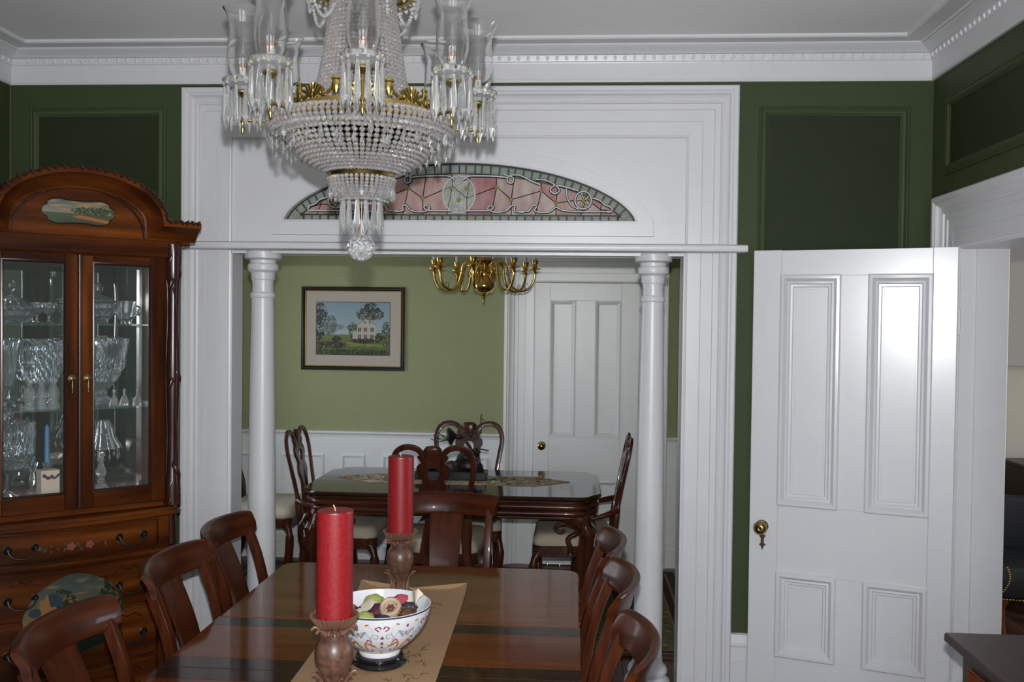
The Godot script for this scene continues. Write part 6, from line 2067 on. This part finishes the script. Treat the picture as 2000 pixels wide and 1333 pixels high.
# ---------------------------------------------------------------- the room beyond the open door, and the sideboard
func side_room() -> void:
	var x0 := RIGHT + 0.155
	var fl := base("floor")
	part("subfloor", fin(block(x0, 4.6, -0.12, -0.021, -6.7, 0.0)), M.seam, fl)
	for i in 33:
		part("board", fin(block(x0 + i * 0.0892, x0 + i * 0.0892 + 0.088, -0.02, 0, -6.7, 0.0, 0.001)), M["floor_" + "abc"[i % 3]], fl)
	struct("ceiling", fin(block(x0, 4.6, CEIL, CEIL + 0.1, -6.7, 0.0)), M.ceiling)
	struct("wall_side_far", fin(block(x0, 4.7, 0, CEIL, -6.82, -6.7)), M.beige)
	struct("wall_side_near", fin(block(x0, 4.7, 0, CEIL, 0.0, 0.12)), M.taupe)
	var s := PackedVector3Array()
	wall_run(s, v3(4.6, 0, -6.7), Vector3.BACK, Vector3.RIGHT, 6.7, 0, CEIL, 0.15, [[6.7 - 4.8, 6.7 - 3.6, 0.85, 2.35]])
	struct("wall_side_right", fin(s), M.taupe)
	var bulk := struct("trim_side_soffit", fin(block(x0, 4.6, 1.50, CEIL, -6.7, -6.58)), M.taupe)
	bulk.set_meta("kind", "structure")
	struct("baseboard_side", fin(block(x0, 4.6, 0, 0.14, -6.7, -6.68, 0.004)), M.white)
	daylight_window(WINDOWS.size() + 1, WINDOWS[4])
	# black leather chair with brass nails
	var a := thing("leather_chair", "black leather chair with brass nails seen through the right doorway", "chair", v3(2.62, 0, -5.50), deg_to_rad(-12))
	part("seat", fin(block(-0.27, 0.27, 0.27, 0.46, -0.26, 0.28, 0.03), 50.0), M.black_leather, a)
	part("backrest", fin(block(-0.27, 0.27, 0.44, 0.76, -0.34, -0.22, 0.03), 50.0), M.black_leather, a)
	part("arm", fin(block(-0.31, -0.22, 0.40, 0.60, -0.26, 0.20, 0.03), 50.0), M.black_leather, a)
	for sx in [-1, 1]:
		for sz in [-1, 1]:
			part("leg", fin(tube(curve([v3(0.22 * sx, 0.28, 0.22 * sz), v3(0.235 * sx, 0.16, 0.235 * sz), v3(0.215 * sx, 0.04, 0.215 * sz), v3(0.225 * sx, 0.0, 0.235 * sz)], 4), [0.040, 0.034, 0.022, 0.026], 10)), M.orange_wood, a)
	var nail := fin(lathe([[0.0, -0.004], [0.0065, -0.001], [0.005, 0.003], [0.0, 0.005]], 8), 50.0)
	for i in 34:
		part("nail", nail, M.gilt, a, v3(-0.26 + 0.0158 * i, 0.283, 0.281), Vector3(PI / 2, 0, 0))
	for i in 14:
		part("nail", nail, M.gilt, a, v3(-0.25 + 0.05 * sin(i * 0.18), 0.30 + 0.012 * i, 0.283), Vector3(PI / 2, 0, 0))
	var st := thing("round_stool", "low round wooden stool on the floor beyond the right doorway", "stool", v3(2.42, 0, -5.02))
	part("top", fin(lathe([[0.0, 0.10], [0.16, 0.10], [0.17, 0.108], [0.165, 0.12], [0.0, 0.122]], 32)), M.orange_wood, st)
	for k in 3:
		var t := TAU * k / 3 + 0.4
		part("leg", fin(tube([v3(0.10 * cos(t), 0.10, 0.10 * sin(t)), v3(0.13 * cos(t), 0.0, 0.13 * sin(t))], [0.016, 0.012], 8)), M.orange_wood, st)
	var cs := thing("dark_chest", "dark wooden chest against the wall of the side room", "chest", v3(3.18, 0, -6.12))
	part("chest_top", fin(block(-0.42, 0.42, 0.885, 0.912, -0.22, 0.22, 0.006)), M.walnut, cs)
	part("chest_body", fin(block(-0.39, 0.39, 0.08, 0.885, -0.20, 0.20, 0.004)), M.walnut, cs)
	for k in 3:
		part("drawer", fin(block(-0.36, 0.36, 0.14 + 0.25 * k, 0.37 + 0.25 * k, 0.20, 0.212, 0.004)), M.walnut, cs)
	for sx in [-1, 1]:
		for sz in [-1, 1]:
			part("foot", fin(block(0.36 * sx - 0.03, 0.36 * sx + 0.03, 0, 0.08, 0.17 * sz - 0.03, 0.17 * sz + 0.03, 0.004)), M.walnut, cs)
	# sideboard along the right wall, its corner in the lower right of the view
	var sb := thing("sideboard", "dark sideboard with ribbed front against the right wall", "sideboard", v3(1.30, 0, -2.05))
	part("top", fin(block(-0.205, 0.195, 0.832, 0.860, -0.80, 0.80, 0.005)), M.walnut, sb)
	part("carcass", fin(block(-0.165, 0.19, 0.10, 0.832, -0.76, 0.76, 0.003)), M.walnut, sb)
	for k in 2:
		var d := part("tambour_door", fin(block(-0.172, -0.165, 0.16, 0.79, -0.70 + 0.72 * k, -0.02 + 0.72 * k, 0.002)), M.orange_wood, sb)
		for i in 44:
			part("slat", fin(tube([v3(-0.173, 0.165, -0.69 + 0.72 * k + 0.0152 * i), v3(-0.173, 0.785, -0.69 + 0.72 * k + 0.0152 * i)], [0.0066], 6)), M.orange_wood, d)
	for sx in [-1, 1]:
		for sz in [-1, 1]:
			part("foot", fin(block(0.15 * sx - 0.02, 0.15 * sx + 0.02, 0, 0.10, 0.72 * sz - 0.02, 0.72 * sz + 0.02, 0.004)), M.walnut, sb)
